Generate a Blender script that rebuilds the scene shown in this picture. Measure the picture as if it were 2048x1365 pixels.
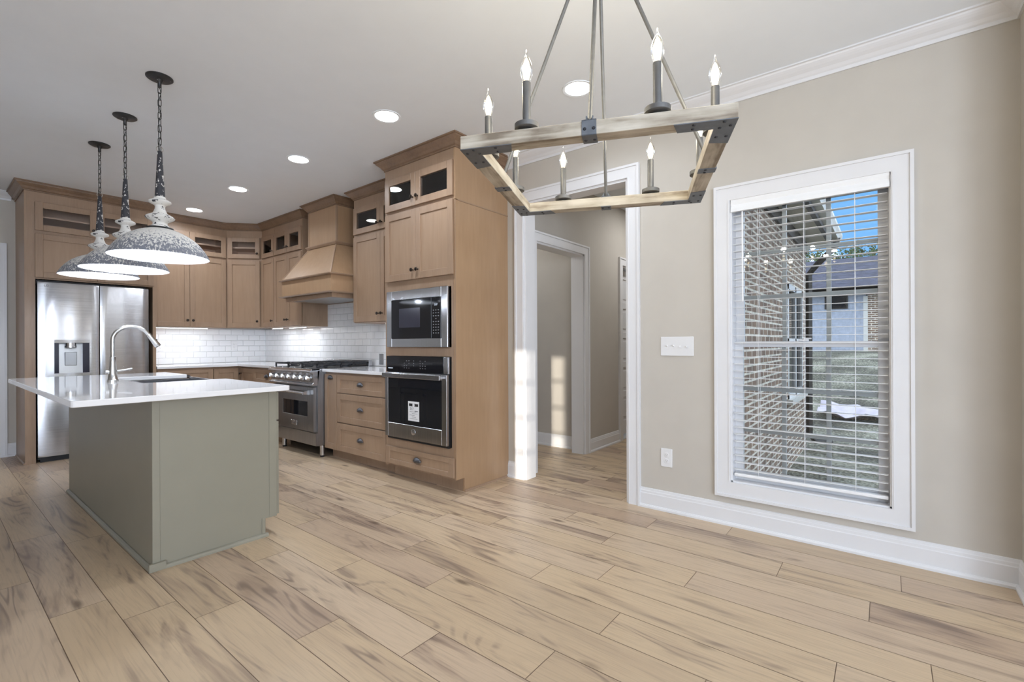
import bpy, bmesh, math, random
from math import pi, sin, cos, sqrt, radians, atan2
from mathutils import Matrix, Vector, noise

for o in list(bpy.data.objects):
    bpy.data.objects.remove(o)
SC = bpy.context.scene
COL = SC.collection

# ------------------------------------------------------------------ camera
FPX, YAW, ROLL, CAMH = 945.3, 0.90024, -0.00413, 1.156
cam_data = bpy.data.cameras.new('camera')
cam_data.sensor_width = 36.0
cam_data.sensor_fit = 'HORIZONTAL'
cam_data.lens = FPX / 2048 * 36
cam_data.shift_y = 4.2 / 2048
cam_data.clip_start = 0.05
cam_data.clip_end = 300
cam = bpy.data.objects.new('camera', cam_data)
COL.objects.link(cam)
cam.matrix_world = (Matrix.Translation((0, 0, CAMH)) @ Matrix.Rotation(-YAW, 4, 'Z')
                    @ Matrix.Rotation(pi / 2, 4, 'X') @ Matrix.Rotation(ROLL, 4, 'Z'))
SC.camera = cam

# ------------------------------------------------------------------ exposure
SC.view_settings.view_transform = 'Standard'
SC.view_settings.look = 'None'
SC.view_settings.gamma = 1.0
SC.view_settings.use_curve_mapping = False
SC.view_settings.exposure = 0.21
SC.cycles.use_denoising = True
SC.cycles.max_bounces = 10
SC.cycles.diffuse_bounces = 5
SC.cycles.glossy_bounces = 5
SC.cycles.transparent_max_bounces = 16
SC.cycles.sample_clamp_indirect = 6.0
SC.cycles.caustics_reflective = False
SC.cycles.caustics_refractive = False

# ------------------------------------------------------------------ world
W = bpy.data.worlds.new('sky')
SC.world = W
W.use_nodes = True
nt = W.node_tree
nt.nodes.clear()
w_out = nt.nodes.new('ShaderNodeOutputWorld')
w_bg = nt.nodes.new('ShaderNodeBackground')
w_tc = nt.nodes.new('ShaderNodeTexCoord')
w_map = nt.nodes.new('ShaderNodeMapping')
w_map.inputs['Scale'].default_value = (3.2, 3.2, 5.0)
w_map.inputs['Location'].default_value = (0.9, 0.35, 0.0)
w_noise = nt.nodes.new('ShaderNodeTexNoise')
w_noise.inputs['Scale'].default_value = 1.5
w_noise.inputs['Detail'].default_value = 6
w_ramp = nt.nodes.new('ShaderNodeValToRGB')
w_ramp.color_ramp.elements[0].position = 0.46
w_ramp.color_ramp.elements[0].color = (0.20, 0.50, 0.95, 1)
w_ramp.color_ramp.elements[1].position = 0.62
w_ramp.color_ramp.elements[1].color = (4.6, 4.7, 4.9, 1)
nt.links.new(w_tc.outputs['Generated'], w_map.inputs[0])
nt.links.new(w_map.outputs[0], w_noise.inputs['Vector'])
nt.links.new(w_noise.outputs['Fac'], w_ramp.inputs[0])
nt.links.new(w_ramp.outputs[0], w_bg.inputs[0])
w_bg.inputs['Strength'].default_value = 1.0
nt.links.new(w_bg.outputs[0], w_out.inputs[0])


def lamp(kind, name, loc, energy, color=(1, 1, 1), rot=None, parent=None, **kw):
    d = bpy.data.lights.new(name, kind)
    d.energy = energy
    d.color = color
    for k, v in kw.items():
        setattr(d, k, v)
    o = bpy.data.objects.new(name, d)
    COL.objects.link(o)
    o.location = loc
    if rot is not None:
        o.rotation_euler = rot
    if parent is not None:
        o.parent = parent
    return o


# low winter sun coming in through a narrow window on the far side of the house
sun = lamp('SUN', 'sun', (-6, -2, 5), 3.6, (1.0, 0.93, 0.82), angle=radians(0.53))
sun.rotation_euler = Vector((-1.0, -0.52, 0.072)).to_track_quat('Z', 'Y').to_euler()
# area lamps added as daylight fill before windowless walls behind the camera
lamp('AREA', 'south_fill', (-1.7, -4.3, 1.5), 165, (0.83, 0.97, 1.19), (radians(90), 0, 0),
     shape='RECTANGLE', size=2.6, size_y=1.9)
for wx in (0.55, 1.35, 1.80):  # added thin panels that put streaks into the refrigerator's reflection
    lamp('AREA', 'reflection_strip', (wx, -4.3, 1.4), 13, (0.83, 0.97, 1.19), (radians(90), 0, 0),
         shape='RECTANGLE', size=0.20, size_y=2.1)
lamp('AREA', 'west_fill', (-3.35, -2.9, 1.45), 56, (0.84, 0.97, 1.18), (0, radians(-90), 0),  # added fill that brightens the window wall
     shape='RECTANGLE', size=1.8, size_y=2.6)
DOWN = 6.5      # watts per recessed light
CANDLE = 2.1    # watts per chandelier bulb
PEND = 8.0
STRIP = 1.3

# ------------------------------------------------------------------ materials
MATS = {}


class NT:
    def __init__(s, name):
        s.m = bpy.data.materials.new(name)
        s.m.use_nodes = True
        s.t = s.m.node_tree
        s.t.nodes.clear()
        s.out = s.t.nodes.new('ShaderNodeOutputMaterial')
        MATS[name] = s.m

    def n(s, typ, ins=None, **props):
        nd = s.t.nodes.new(typ)
        for k, v in props.items():
            setattr(nd, k, v)
        for k, v in (ins or {}).items():
            if isinstance(v, tuple) and len(v) == 2 and hasattr(v[0], 'outputs'):
                s.t.links.new(v[0].outputs[v[1]], nd.inputs[k])
            else:
                nd.inputs[k].default_value = v
        return nd

    def end(s, node, sock=0):
        s.t.links.new(node.outputs[sock], s.out.inputs[0])
        return s.m


def c4(c):
    return (c[0], c[1], c[2], 1)


def ramp(b, fac, stops):
    r = b.n('ShaderNodeValToRGB', {'Fac': fac})
    e = r.color_ramp.elements
    e[0].position, e[0].color = stops[0][0], c4(stops[0][1])
    e[1].position, e[1].color = stops[-1][0], c4(stops[-1][1])
    for p, c in stops[1:-1]:
        x = e.new(p)
        x.color = c4(c)
    return r


def plain(name, col, rough=0.5, metal=0.0, vary=0.04, scale=6.0, bump=0.0, bscale=300, coat=0.0, spec=0.5):
    b = NT(name)
    tc = b.n('ShaderNodeTexCoord')
    no = b.n('ShaderNodeTexNoise', {'Vector': (tc, 'Object'), 'Scale': scale, 'Detail': 3.0})
    lo = [max(0, x * (1 - vary)) for x in col]
    hi = [min(1, x * (1 + vary)) for x in col]
    r = ramp(b, (no, 'Fac'), [(0.3, lo), (0.7, hi)])
    p = b.n('ShaderNodeBsdfPrincipled', {'Base Color': (r, 'Color'), 'Roughness': rough, 'Metallic': metal,
                                         'Coat Weight': coat, 'Specular IOR Level': spec})
    if bump:
        nb = b.n('ShaderNodeTexNoise', {'Vector': (tc, 'Object'), 'Scale': float(bscale), 'Detail': 2.0})
        bp = b.n('ShaderNodeBump', {'Height': (nb, 'Fac'), 'Strength': bump, 'Distance': 0.002})
        b.t.links.new(bp.outputs[0], p.inputs['Normal'])
    return b.end(p)


def wood(name, a, c, rough=0.45, sc=(14, 14, 0.9), streak=0.5, knots=False):
    b = NT(name)
    tc = b.n('ShaderNodeTexCoord')
    mp = b.n('ShaderNodeMapping', {'Vector': (tc, 'Object'), 'Scale': sc})
    n1 = b.n('ShaderNodeTexNoise', {'Vector': (mp, 0), 'Scale': 1.0, 'Detail': 5.0, 'Distortion': 0.4})
    mp2 = b.n('ShaderNodeMapping', {'Vector': (tc, 'Object'), 'Scale': tuple(x * 9 for x in sc)})
    n2 = b.n('ShaderNodeTexNoise', {'Vector': (mp2, 0), 'Scale': 1.0, 'Detail': 2.0})
    n3 = b.n('ShaderNodeTexNoise', {'Vector': (tc, 'Object'), 'Scale': 3.0, 'Detail': 2.0})
    m1 = b.n('ShaderNodeMath', {0: (n1, 'Fac'), 1: (n2, 'Fac')}, operation='ADD')
    m2 = b.n('ShaderNodeMath', {0: (m1, 0), 1: (n3, 'Fac')}, operation='ADD')
    m3 = b.n('ShaderNodeMath', {0: (m2, 0), 1: 0.3333}, operation='MULTIPLY')
    r = ramp(b, (m3, 0), [(0.5 - 0.25 * streak, a), (0.5 + 0.25 * streak, c)])
    p = b.n('ShaderNodeBsdfPrincipled', {'Base Color': (r, 'Color'), 'Roughness': rough})
    return b.end(p)


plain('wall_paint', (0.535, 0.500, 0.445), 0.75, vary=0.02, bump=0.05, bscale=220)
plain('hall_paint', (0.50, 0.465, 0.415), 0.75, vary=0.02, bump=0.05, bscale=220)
plain('ceiling_paint', (0.835, 0.875, 0.92), 0.85, vary=0.01, bump=0.03, bscale=180)
plain('trim_white', (0.74, 0.74, 0.75), 0.35, vary=0.01)
plain('plastic_white', (0.78, 0.78, 0.78), 0.3, vary=0.01)
plain('blind_white', (0.86, 0.865, 0.87), 0.4, vary=0.01)
plain('quartz_white', (0.84, 0.83, 0.83), 0.06, vary=0.015, scale=2.5, coat=0.4)
plain('island_green', (0.268, 0.252, 0.196), 0.42, vary=0.02)
wood('cabinet_wood', (0.285, 0.185, 0.118), (0.370, 0.252, 0.166), 0.38, (11, 11, 0.8), 0.62)
wood('cabinet_panel_wood', (0.305, 0.198, 0.124), (0.380, 0.258, 0.168), 0.36, (6, 6, 0.5), 0.7)
wood('warm_lit_veneer', (0.345, 0.215, 0.120), (0.425, 0.277, 0.163), 0.34, (4, 4, 0.4), 0.8)  # golden veneer; the chandelier's warm light is partly put into its colour
wood('crown_wood', (0.165, 0.100, 0.060), (0.250, 0.160, 0.100), 0.36, (5, 5, 5), 0.6)
plain('cabinet_inside', (0.74, 0.56, 0.42), 0.5)
plain('toe_dark', (0.20, 0.135, 0.09), 0.5)
plain('bronze', (0.045, 0.034, 0.028), 0.32, 0.85)
plain('pewter', (0.13, 0.13, 0.14), 0.36, 0.85)
plain('black_gloss', (0.008, 0.008, 0.010), 0.06, vary=0.0)
plain('black_matte', (0.012, 0.012, 0.013), 0.5)
plain('iron', (0.03, 0.031, 0.036), 0.42, 0.4)
plain('dark_glass', (0.012, 0.013, 0.016), 0.03, vary=0.0)
plain('panel_grey', (0.40, 0.41, 0.42), 0.3, 0.6)
plain('dispenser_dark', (0.03, 0.03, 0.045), 0.15)
plain('chrome', (0.62, 0.62, 0.63), 0.24, 1.0, vary=0.01)
plain('nickel', (0.60, 0.60, 0.59), 0.26, 1.0, vary=0.01)
plain('rod_metal', (0.15, 0.15, 0.146), 0.55, 0.5, vary=0.12, scale=30)
plain('plate_metal', (0.15, 0.165, 0.185), 0.48, 0.55, vary=0.12, scale=40)
plain('sleeve_metal', (0.15, 0.15, 0.148), 0.5, 0.6, vary=0.08, scale=40)
plain('label_white', (0.8, 0.8, 0.8), 0.4)
plain('ink', (0.02, 0.02, 0.02), 0.5)
plain('grey_ink', (0.25, 0.25, 0.26), 0.4)
plain('roof_shingle', (0.055, 0.055, 0.085), 0.85, vary=0.4, scale=5)
plain('downspout_brown', (0.035, 0.028, 0.022), 0.5)
plain('gutter_white', (0.75, 0.73, 0.68), 0.4)
plain('soffit_tan', (0.62, 0.58, 0.50), 0.7)
plain('bark', (0.06, 0.045, 0.035), 0.9, vary=0.4, scale=12)
plain('leaf', (0.045, 0.07, 0.02), 0.8, vary=0.5, scale=0.6)
plain('tarp', (0.55, 0.50, 0.58), 0.5, vary=0.15)
plain('earth', (0.09, 0.06, 0.04), 0.9, vary=0.3)
plain('threshold', (0.55, 0.54, 0.52), 0.4)
plain('exterior_black', (0.1, 0.1, 0.1), 0.9)


def steel(name, col, rough, axis, wave=(3.2, 3.2, 3.2, 0.10)):
    b = NT(name)
    tc = b.n('ShaderNodeTexCoord')
    mp = b.n('ShaderNodeMapping', {'Vector': (tc, 'Object'), 'Scale': axis})
    n1 = b.n('ShaderNodeTexNoise', {'Vector': (mp, 0), 'Scale': 1.0, 'Detail': 3.0})
    r = ramp(b, (n1, 'Fac'), [(0.3, [x * 0.9 for x in col]), (0.7, [min(1, x * 1.06) for x in col])])
    p = b.n('ShaderNodeBsdfPrincipled', {'Base Color': (r, 'Color'), 'Roughness': rough, 'Metallic': 1.0,
                                         'Anisotropic': 0.85, 'Anisotropic Rotation': 0.25 if axis[2] > axis[0] else 0.0})
    tg = b.n('ShaderNodeTangent', direction_type='RADIAL', axis='Z')
    b.t.links.new(tg.outputs[0], p.inputs['Tangent'])
    # the sheet is very slightly wavy, which bends its reflections
    mw = b.n('ShaderNodeMapping', {'Vector': (tc, 'Object'), 'Scale': wave[:3]})
    n2 = b.n('ShaderNodeTexNoise', {'Vector': (mw, 0), 'Scale': 1.0, 'Detail': 0.0})
    bp = b.n('ShaderNodeBump', {'Height': (n2, 'Fac'), 'Strength': wave[3], 'Distance': 0.05})
    # horizontal brushing
    mz = b.n('ShaderNodeMapping', {'Vector': (tc, 'Object'), 'Scale': (4, 4, 900) if axis[2] > axis[0] else (900, 900, 4)})
    n4 = b.n('ShaderNodeTexNoise', {'Vector': (mz, 0), 'Scale': 1.0, 'Detail': 1.0})
    b2 = b.n('ShaderNodeBump', {'Height': (n4, 'Fac'), 'Strength': 0.035, 'Distance': 0.0012, 'Normal': (bp, 0)})
    b.t.links.new(b2.outputs[0], p.inputs['Normal'])
    return b.end(p)


steel('steel_fridge', (0.53, 0.53, 0.54), 0.26, (2, 2, 90), (7.0, 7.0, 1.4, 0.16))
steel('steel', (0.52, 0.52, 0.535), 0.22, (90, 90, 2))
steel('steel_dark', (0.36, 0.36, 0.365), 0.28, (90, 90, 2))


def emit(name, col, strength):
    b = NT(name)
    return b.end(b.n('ShaderNodeEmission', {'Color': c4(col), 'Strength': strength}))


emit('bulb_core', (1.0, 0.80, 0.50), 7.0)
emit('can_lens', (1.0, 0.98, 0.95), 14.0)
emit('strip_lens', (1.0, 0.98, 0.95), 9.0)
emit('pendant_bulb', (1.0, 0.98, 0.97), 14.0)
emit('display', (0.75, 0.85, 1.0), 0.9)


def clear_glass(name, tint, refl=1.0, ior=1.45):
    b = NT(name)
    tr = b.n('ShaderNodeBsdfTransparent', {'Color': c4(tint)})
    gl = b.n('ShaderNodeBsdfGlossy', {'Color': (1, 1, 1, 1), 'Roughness': 0.02})
    fr = b.n('ShaderNodeFresnel', {'IOR': ior})
    mu = b.n('ShaderNodeMath', {0: (fr, 0), 1: refl}, operation='MULTIPLY')
    mx = b.n('ShaderNodeMixShader', {0: (mu, 0), 1: (tr, 0), 2: (gl, 0)})
    return b.end(mx)


clear_glass('window_glass', (0.95, 0.97, 0.97), 1.0)
clear_glass('cabinet_glass', (0.93, 0.91, 0.90), 1.2)
clear_glass('bulb_glass', (0.97, 0.97, 0.96), 0.6)


def floor_mat():
    b = NT('oak_planks')
    tc = b.n('ShaderNodeTexCoord')
    at = b.n('ShaderNodeAttribute', attribute_name='tone')
    sp = b.n('ShaderNodeSeparateColor', {0: (at, 'Color')})
    off = b.n('ShaderNodeVectorMath', {0: (at, 'Color'), 1: (37.0, 53.0, 11.0)}, operation='MULTIPLY')
    pos = b.n('ShaderNodeVectorMath', {0: (tc, 'Object'), 1: (off, 0)}, operation='ADD')
    # broad cloudy figure
    m1 = b.n('ShaderNodeMapping', {'Vector': (pos, 0), 'Scale': (7.5, 0.95, 1)})
    n1 = b.n('ShaderNodeTexNoise', {'Vector': (m1, 0), 'Scale': 1.0, 'Detail': 4.0, 'Distortion': 0.9, 'Roughness': 0.55})
    # cathedral grain rings
    m2 = b.n('ShaderNodeMapping', {'Vector': (pos, 0), 'Scale': (6.0, 0.7, 1)})
    n2 = b.n('ShaderNodeTexNoise', {'Vector': (m2, 0), 'Scale': 1.0, 'Detail': 1.5, 'Distortion': 0.6})
    k2 = b.n('ShaderNodeMath', {0: (n2, 'Fac'), 1: 95.0}, operation='MULTIPLY')
    s2 = b.n('ShaderNodeMath', {0: (k2, 0)}, operation='SINE')
    # fine pores
    m3 = b.n('ShaderNodeMapping', {'Vector': (pos, 0), 'Scale': (160, 5, 1)})
    n3 = b.n('ShaderNodeTexNoise', {'Vector': (m3, 0), 'Scale': 1.0, 'Detail': 2.0})
    # plank base tone
    base = ramp(b, (sp, 0), [(0.0, (0.525, 0.395, 0.262)), (0.35, (0.600, 0.455, 0.298)),
                             (0.7, (0.600, 0.462, 0.324)), (1.0, (0.475, 0.345, 0.242))])
    # darker heart streaks
    st = ramp(b, (n1, 'Fac'), [(0.50, (0, 0, 0)), (0.67, (1, 1, 1))])
    am = b.n('ShaderNodeMapRange', {0: (sp, 1), 1: 0.0, 2: 1.0, 3: 0.25, 4: 0.92})
    f1 = b.n('ShaderNodeMath', {0: (st, 0), 1: (am, 0)}, operation='MULTIPLY')
    mixa = b.n('ShaderNodeMix', {0: (f1, 0), 6: (base, 0), 7: (0.26, 0.18, 0.135, 1)}, data_type='RGBA')
    # rings, only strong where the heart shows
    f2a = b.n('ShaderNodeMapRange', {0: (s2, 0), 1: 0.1, 2: 1.0, 3: 0.0, 4: 0.75})
    f2b = b.n('ShaderNodeMath', {0: (st, 0), 1: 0.10}, operation='MAXIMUM')
    f2 = b.n('ShaderNodeMath', {0: (f2a, 0), 1: (f2b, 0)}, operation='MULTIPLY')
    mixb = b.n('ShaderNodeMix', {0: (f2, 0), 6: (mixa, 2), 7: (0.20, 0.145, 0.112, 1)}, data_type='RGBA')
    f3 = b.n('ShaderNodeMapRange', {0: (n3, 'Fac'), 1: 0.5, 2: 0.8, 3: 0.0, 4: 0.35})
    mixc = b.n('ShaderNodeMix', {0: (f3, 0), 6: (mixb, 2), 7: (0.26, 0.19, 0.14, 1)}, data_type='RGBA')
    # knots
    m4 = b.n('ShaderNodeMapping', {'Vector': (pos, 0), 'Scale': (5.2, 1.7, 1)})
    vo = b.n('ShaderNodeTexVoronoi', {'Vector': (m4, 0), 'Scale': 1.0, 'Randomness': 1.0})
    kn = ramp(b, (vo, 'Distance'), [(0.035, (1, 1, 1)), (0.12, (0, 0, 0))])
    kf = b.n('ShaderNodeMath', {0: (kn, 0), 1: 0.75}, operation='MULTIPLY')
    mixd = b.n('ShaderNodeMix', {0: (kf, 0), 6: (mixc, 2), 7: (0.12, 0.08, 0.055, 1)}, data_type='RGBA')
    p = b.n('ShaderNodeBsdfPrincipled', {'Base Color': (mixd, 2), 'Roughness': 0.38, 'Specular IOR Level': 0.4})
    bp = b.n('ShaderNodeBump', {'Height': (n3, 'Fac'), 'Strength': 0.12, 'Distance': 0.001})
    b.t.links.new(bp.outputs[0], p.inputs['Normal'])
    return b.end(p)


floor_mat()


def brick_mat(name, axes, w, h, mortar, c1, c2, cm, rough, bump=0.4, vary=0.0, smooth=0.1, off=(0, 0, 0), dist=0.004):
    b = NT(name)
    tc = b.n('ShaderNodeTexCoord')
    sp = b.n('ShaderNodeSeparateXYZ', {0: (tc, 'Object')})
    cb = b.n('ShaderNodeCombineXYZ', {0: (sp, axes[0]), 1: (sp, axes[1]), 2: 0.0})
    mp = b.n('ShaderNodeMapping', {'Vector': (cb, 0), 'Location': off})
    br = b.n('ShaderNodeTexBrick', {'Vector': (mp, 0), 'Color1': c4(c1), 'Color2': c4(c2), 'Mortar': c4(cm), 'Scale': 1.0,
                                    'Mortar Size': mortar, 'Mortar Smooth': smooth, 'Brick Width': w, 'Row Height': h})
    col = (br, 'Color')
    if vary:
        no = b.n('ShaderNodeTexNoise', {'Vector': (tc, 'Object'), 'Scale': 9.0, 'Detail': 4.0})
        mr = b.n('ShaderNodeMapRange', {0: (no, 'Fac'), 1: 0.3, 2: 0.7, 3: 1 - vary, 4: 1 + vary})
        mx = b.n('ShaderNodeVectorMath', {0: (br, 'Color'), 1: (mr, 0)}, operation='MULTIPLY')
        col = (mx, 0)
    p = b.n('ShaderNodeBsdfPrincipled', {'Base Color': col, 'Roughness': rough})
    iv = b.n('ShaderNodeMath', {0: 1.0, 1: (br, 'Fac')}, operation='SUBTRACT')
    bp = b.n('ShaderNodeBump', {'Height': (iv, 0), 'Strength': bump, 'Distance': dist})
    b.t.links.new(bp.outputs[0], p.inputs['Normal'])
    return b.end(p)


TILE = ((0.84, 0.84, 0.84), (0.82, 0.82, 0.825), (0.74, 0.74, 0.74))
brick_mat('subway_tile_range', ('Y', 'Z'), 0.153, 0.0763, 0.0045, *TILE, 0.08, 0.8, smooth=1.0, off=(0.03, -0.905, 0))
brick_mat('subway_tile_back', ('X', 'Z'), 0.153, 0.0763, 0.0045, *TILE, 0.08, 0.8, smooth=1.0, off=(0.03, -0.905, 0))
brick_mat('red_brick', ('X', 'Z'), 0.203, 0.0677, 0.010, (0.33, 0.22, 0.152), (0.20, 0.13, 0.095), (0.78, 0.72, 0.62), 0.9, 0.6, 0.3)
brick_mat('red_brick_end', ('Y', 'Z'), 0.203, 0.0677, 0.010, (0.33, 0.22, 0.152), (0.20, 0.13, 0.095), (0.78, 0.72, 0.62), 0.9, 0.6, 0.3)
brick_mat('shaded_painted_brick', ('Y', 'Z'), 0.203, 0.0677, 0.006, (0.52, 0.56, 0.66), (0.48, 0.52, 0.62), (0.44, 0.47, 0.55), 0.8, 0.6, 0.12)  # white paint with the bluish cast of shade put into its colour


def lawn_mat():
    b = NT('winter_grass')
    tc = b.n('ShaderNodeTexCoord')
    n1 = b.n('ShaderNodeTexNoise', {'Vector': (tc, 'Object'), 'Scale': 1.1, 'Detail': 6.0})
    n2 = b.n('ShaderNodeTexNoise', {'Vector': (tc, 'Object'), 'Scale': 26.0, 'Detail': 4.0})
    a = b.n('ShaderNodeMath', {0: (n1, 'Fac'), 1: (n2, 'Fac')}, operation='ADD')
    h = b.n('ShaderNodeMath', {0: (a, 0), 1: 0.5}, operation='MULTIPLY')
    r = ramp(b, (h, 0), [(0.38, (0.045, 0.042, 0.034)), (0.5, (0.15, 0.145, 0.105)), (0.62, (0.44, 0.43, 0.34))])
    p = b.n('ShaderNodeBsdfPrincipled', {'Base Color': (r, 0), 'Roughness': 0.95})
    bp = b.n('ShaderNodeBump', {'Height': (n2, 'Fac'), 'Strength': 1.0, 'Distance': 0.06})
    b.t.links.new(bp.outputs[0], p.inputs['Normal'])
    return b.end(p)


lawn_mat()


def distressed(name, light, dark, lo, hi, sc, zfade=None, rough=0.6):
    """Painted metal whose paint has worn off in flakes; zfade=(z0, z1) makes the wear stronger towards z0."""
    b = NT(name)
    tc = b.n('ShaderNodeTexCoord')
    mp = b.n('ShaderNodeMapping', {'Vector': (tc, 'Object'), 'Scale': sc})
    n1 = b.n('ShaderNodeTexNoise', {'Vector': (mp, 0), 'Scale': 1.0, 'Detail': 5.0, 'Roughness': 0.62})
    val = (n1, 'Fac')
    if zfade:
        sp = b.n('ShaderNodeSeparateXYZ', {0: (tc, 'Object')})
        mr = b.n('ShaderNodeMapRange', {0: (sp, 'Z'), 1: zfade[0], 2: zfade[1], 3: 0.085, 4: -0.20})
        ad = b.n('ShaderNodeMath', {0: (n1, 'Fac'), 1: (mr, 0)}, operation='ADD')
        val = (ad, 0)
    r = ramp(b, val, [(lo, light), (hi, dark)])
    p = b.n('ShaderNodeBsdfPrincipled', {'Base Color': (r, 0), 'Roughness': rough})
    return b.end(p)


distressed('shade_paint', (0.74, 0.72, 0.68), (0.19, 0.20, 0.235), 0.46, 0.56, (110, 110, 28), (0.02, 0.18))
distressed('neck_paint', (0.74, 0.72, 0.68), (0.03, 0.03, 0.036), 0.58, 0.61, (30, 30, 42))
distressed('cone_paint', (0.03, 0.03, 0.037), (0.74, 0.72, 0.68), 0.585, 0.61, (55, 55, 36))
distressed('canopy_paint', (0.016, 0.015, 0.015), (0.5, 0.48, 0.44), 0.66, 0.70, (60, 60, 60), rough=0.4)
plain('shade_inside', (0.86, 0.86, 0.87), 0.4, vary=0.0)


def beam_mat():
    b = NT('grey_washed_wood')
    tc = b.n('ShaderNodeTexCoord')
    m1 = b.n('ShaderNodeMapping', {'Vector': (tc, 'Object'), 'Scale': (3.5, 55, 55)})
    n1 = b.n('ShaderNodeTexNoise', {'Vector': (m1, 0), 'Scale': 1.0, 'Detail': 4.0, 'Distortion': 0.8})
    m2 = b.n('ShaderNodeMapping', {'Vector': (tc, 'Object'), 'Scale': (9, 22, 22)})
    n2 = b.n('ShaderNodeTexNoise', {'Vector': (m2, 0), 'Scale': 1.0, 'Detail': 5.0})
    a = b.n('ShaderNodeMath', {0: (n1, 'Fac'), 1: (n2, 'Fac')}, operation='ADD')
    h = b.n('ShaderNodeMath', {0: (a, 0), 1: 0.5}, operation='MULTIPLY')
    r = ramp(b, (h, 0), [(0.37, (0.20, 0.16, 0.115)), (0.48, (0.40, 0.35, 0.275)), (0.62, (0.56, 0.515, 0.43))])
    p = b.n('ShaderNodeBsdfPrincipled', {'Base Color': (r, 0), 'Roughness': 0.6})
    return b.end(p)


beam_mat()


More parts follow.
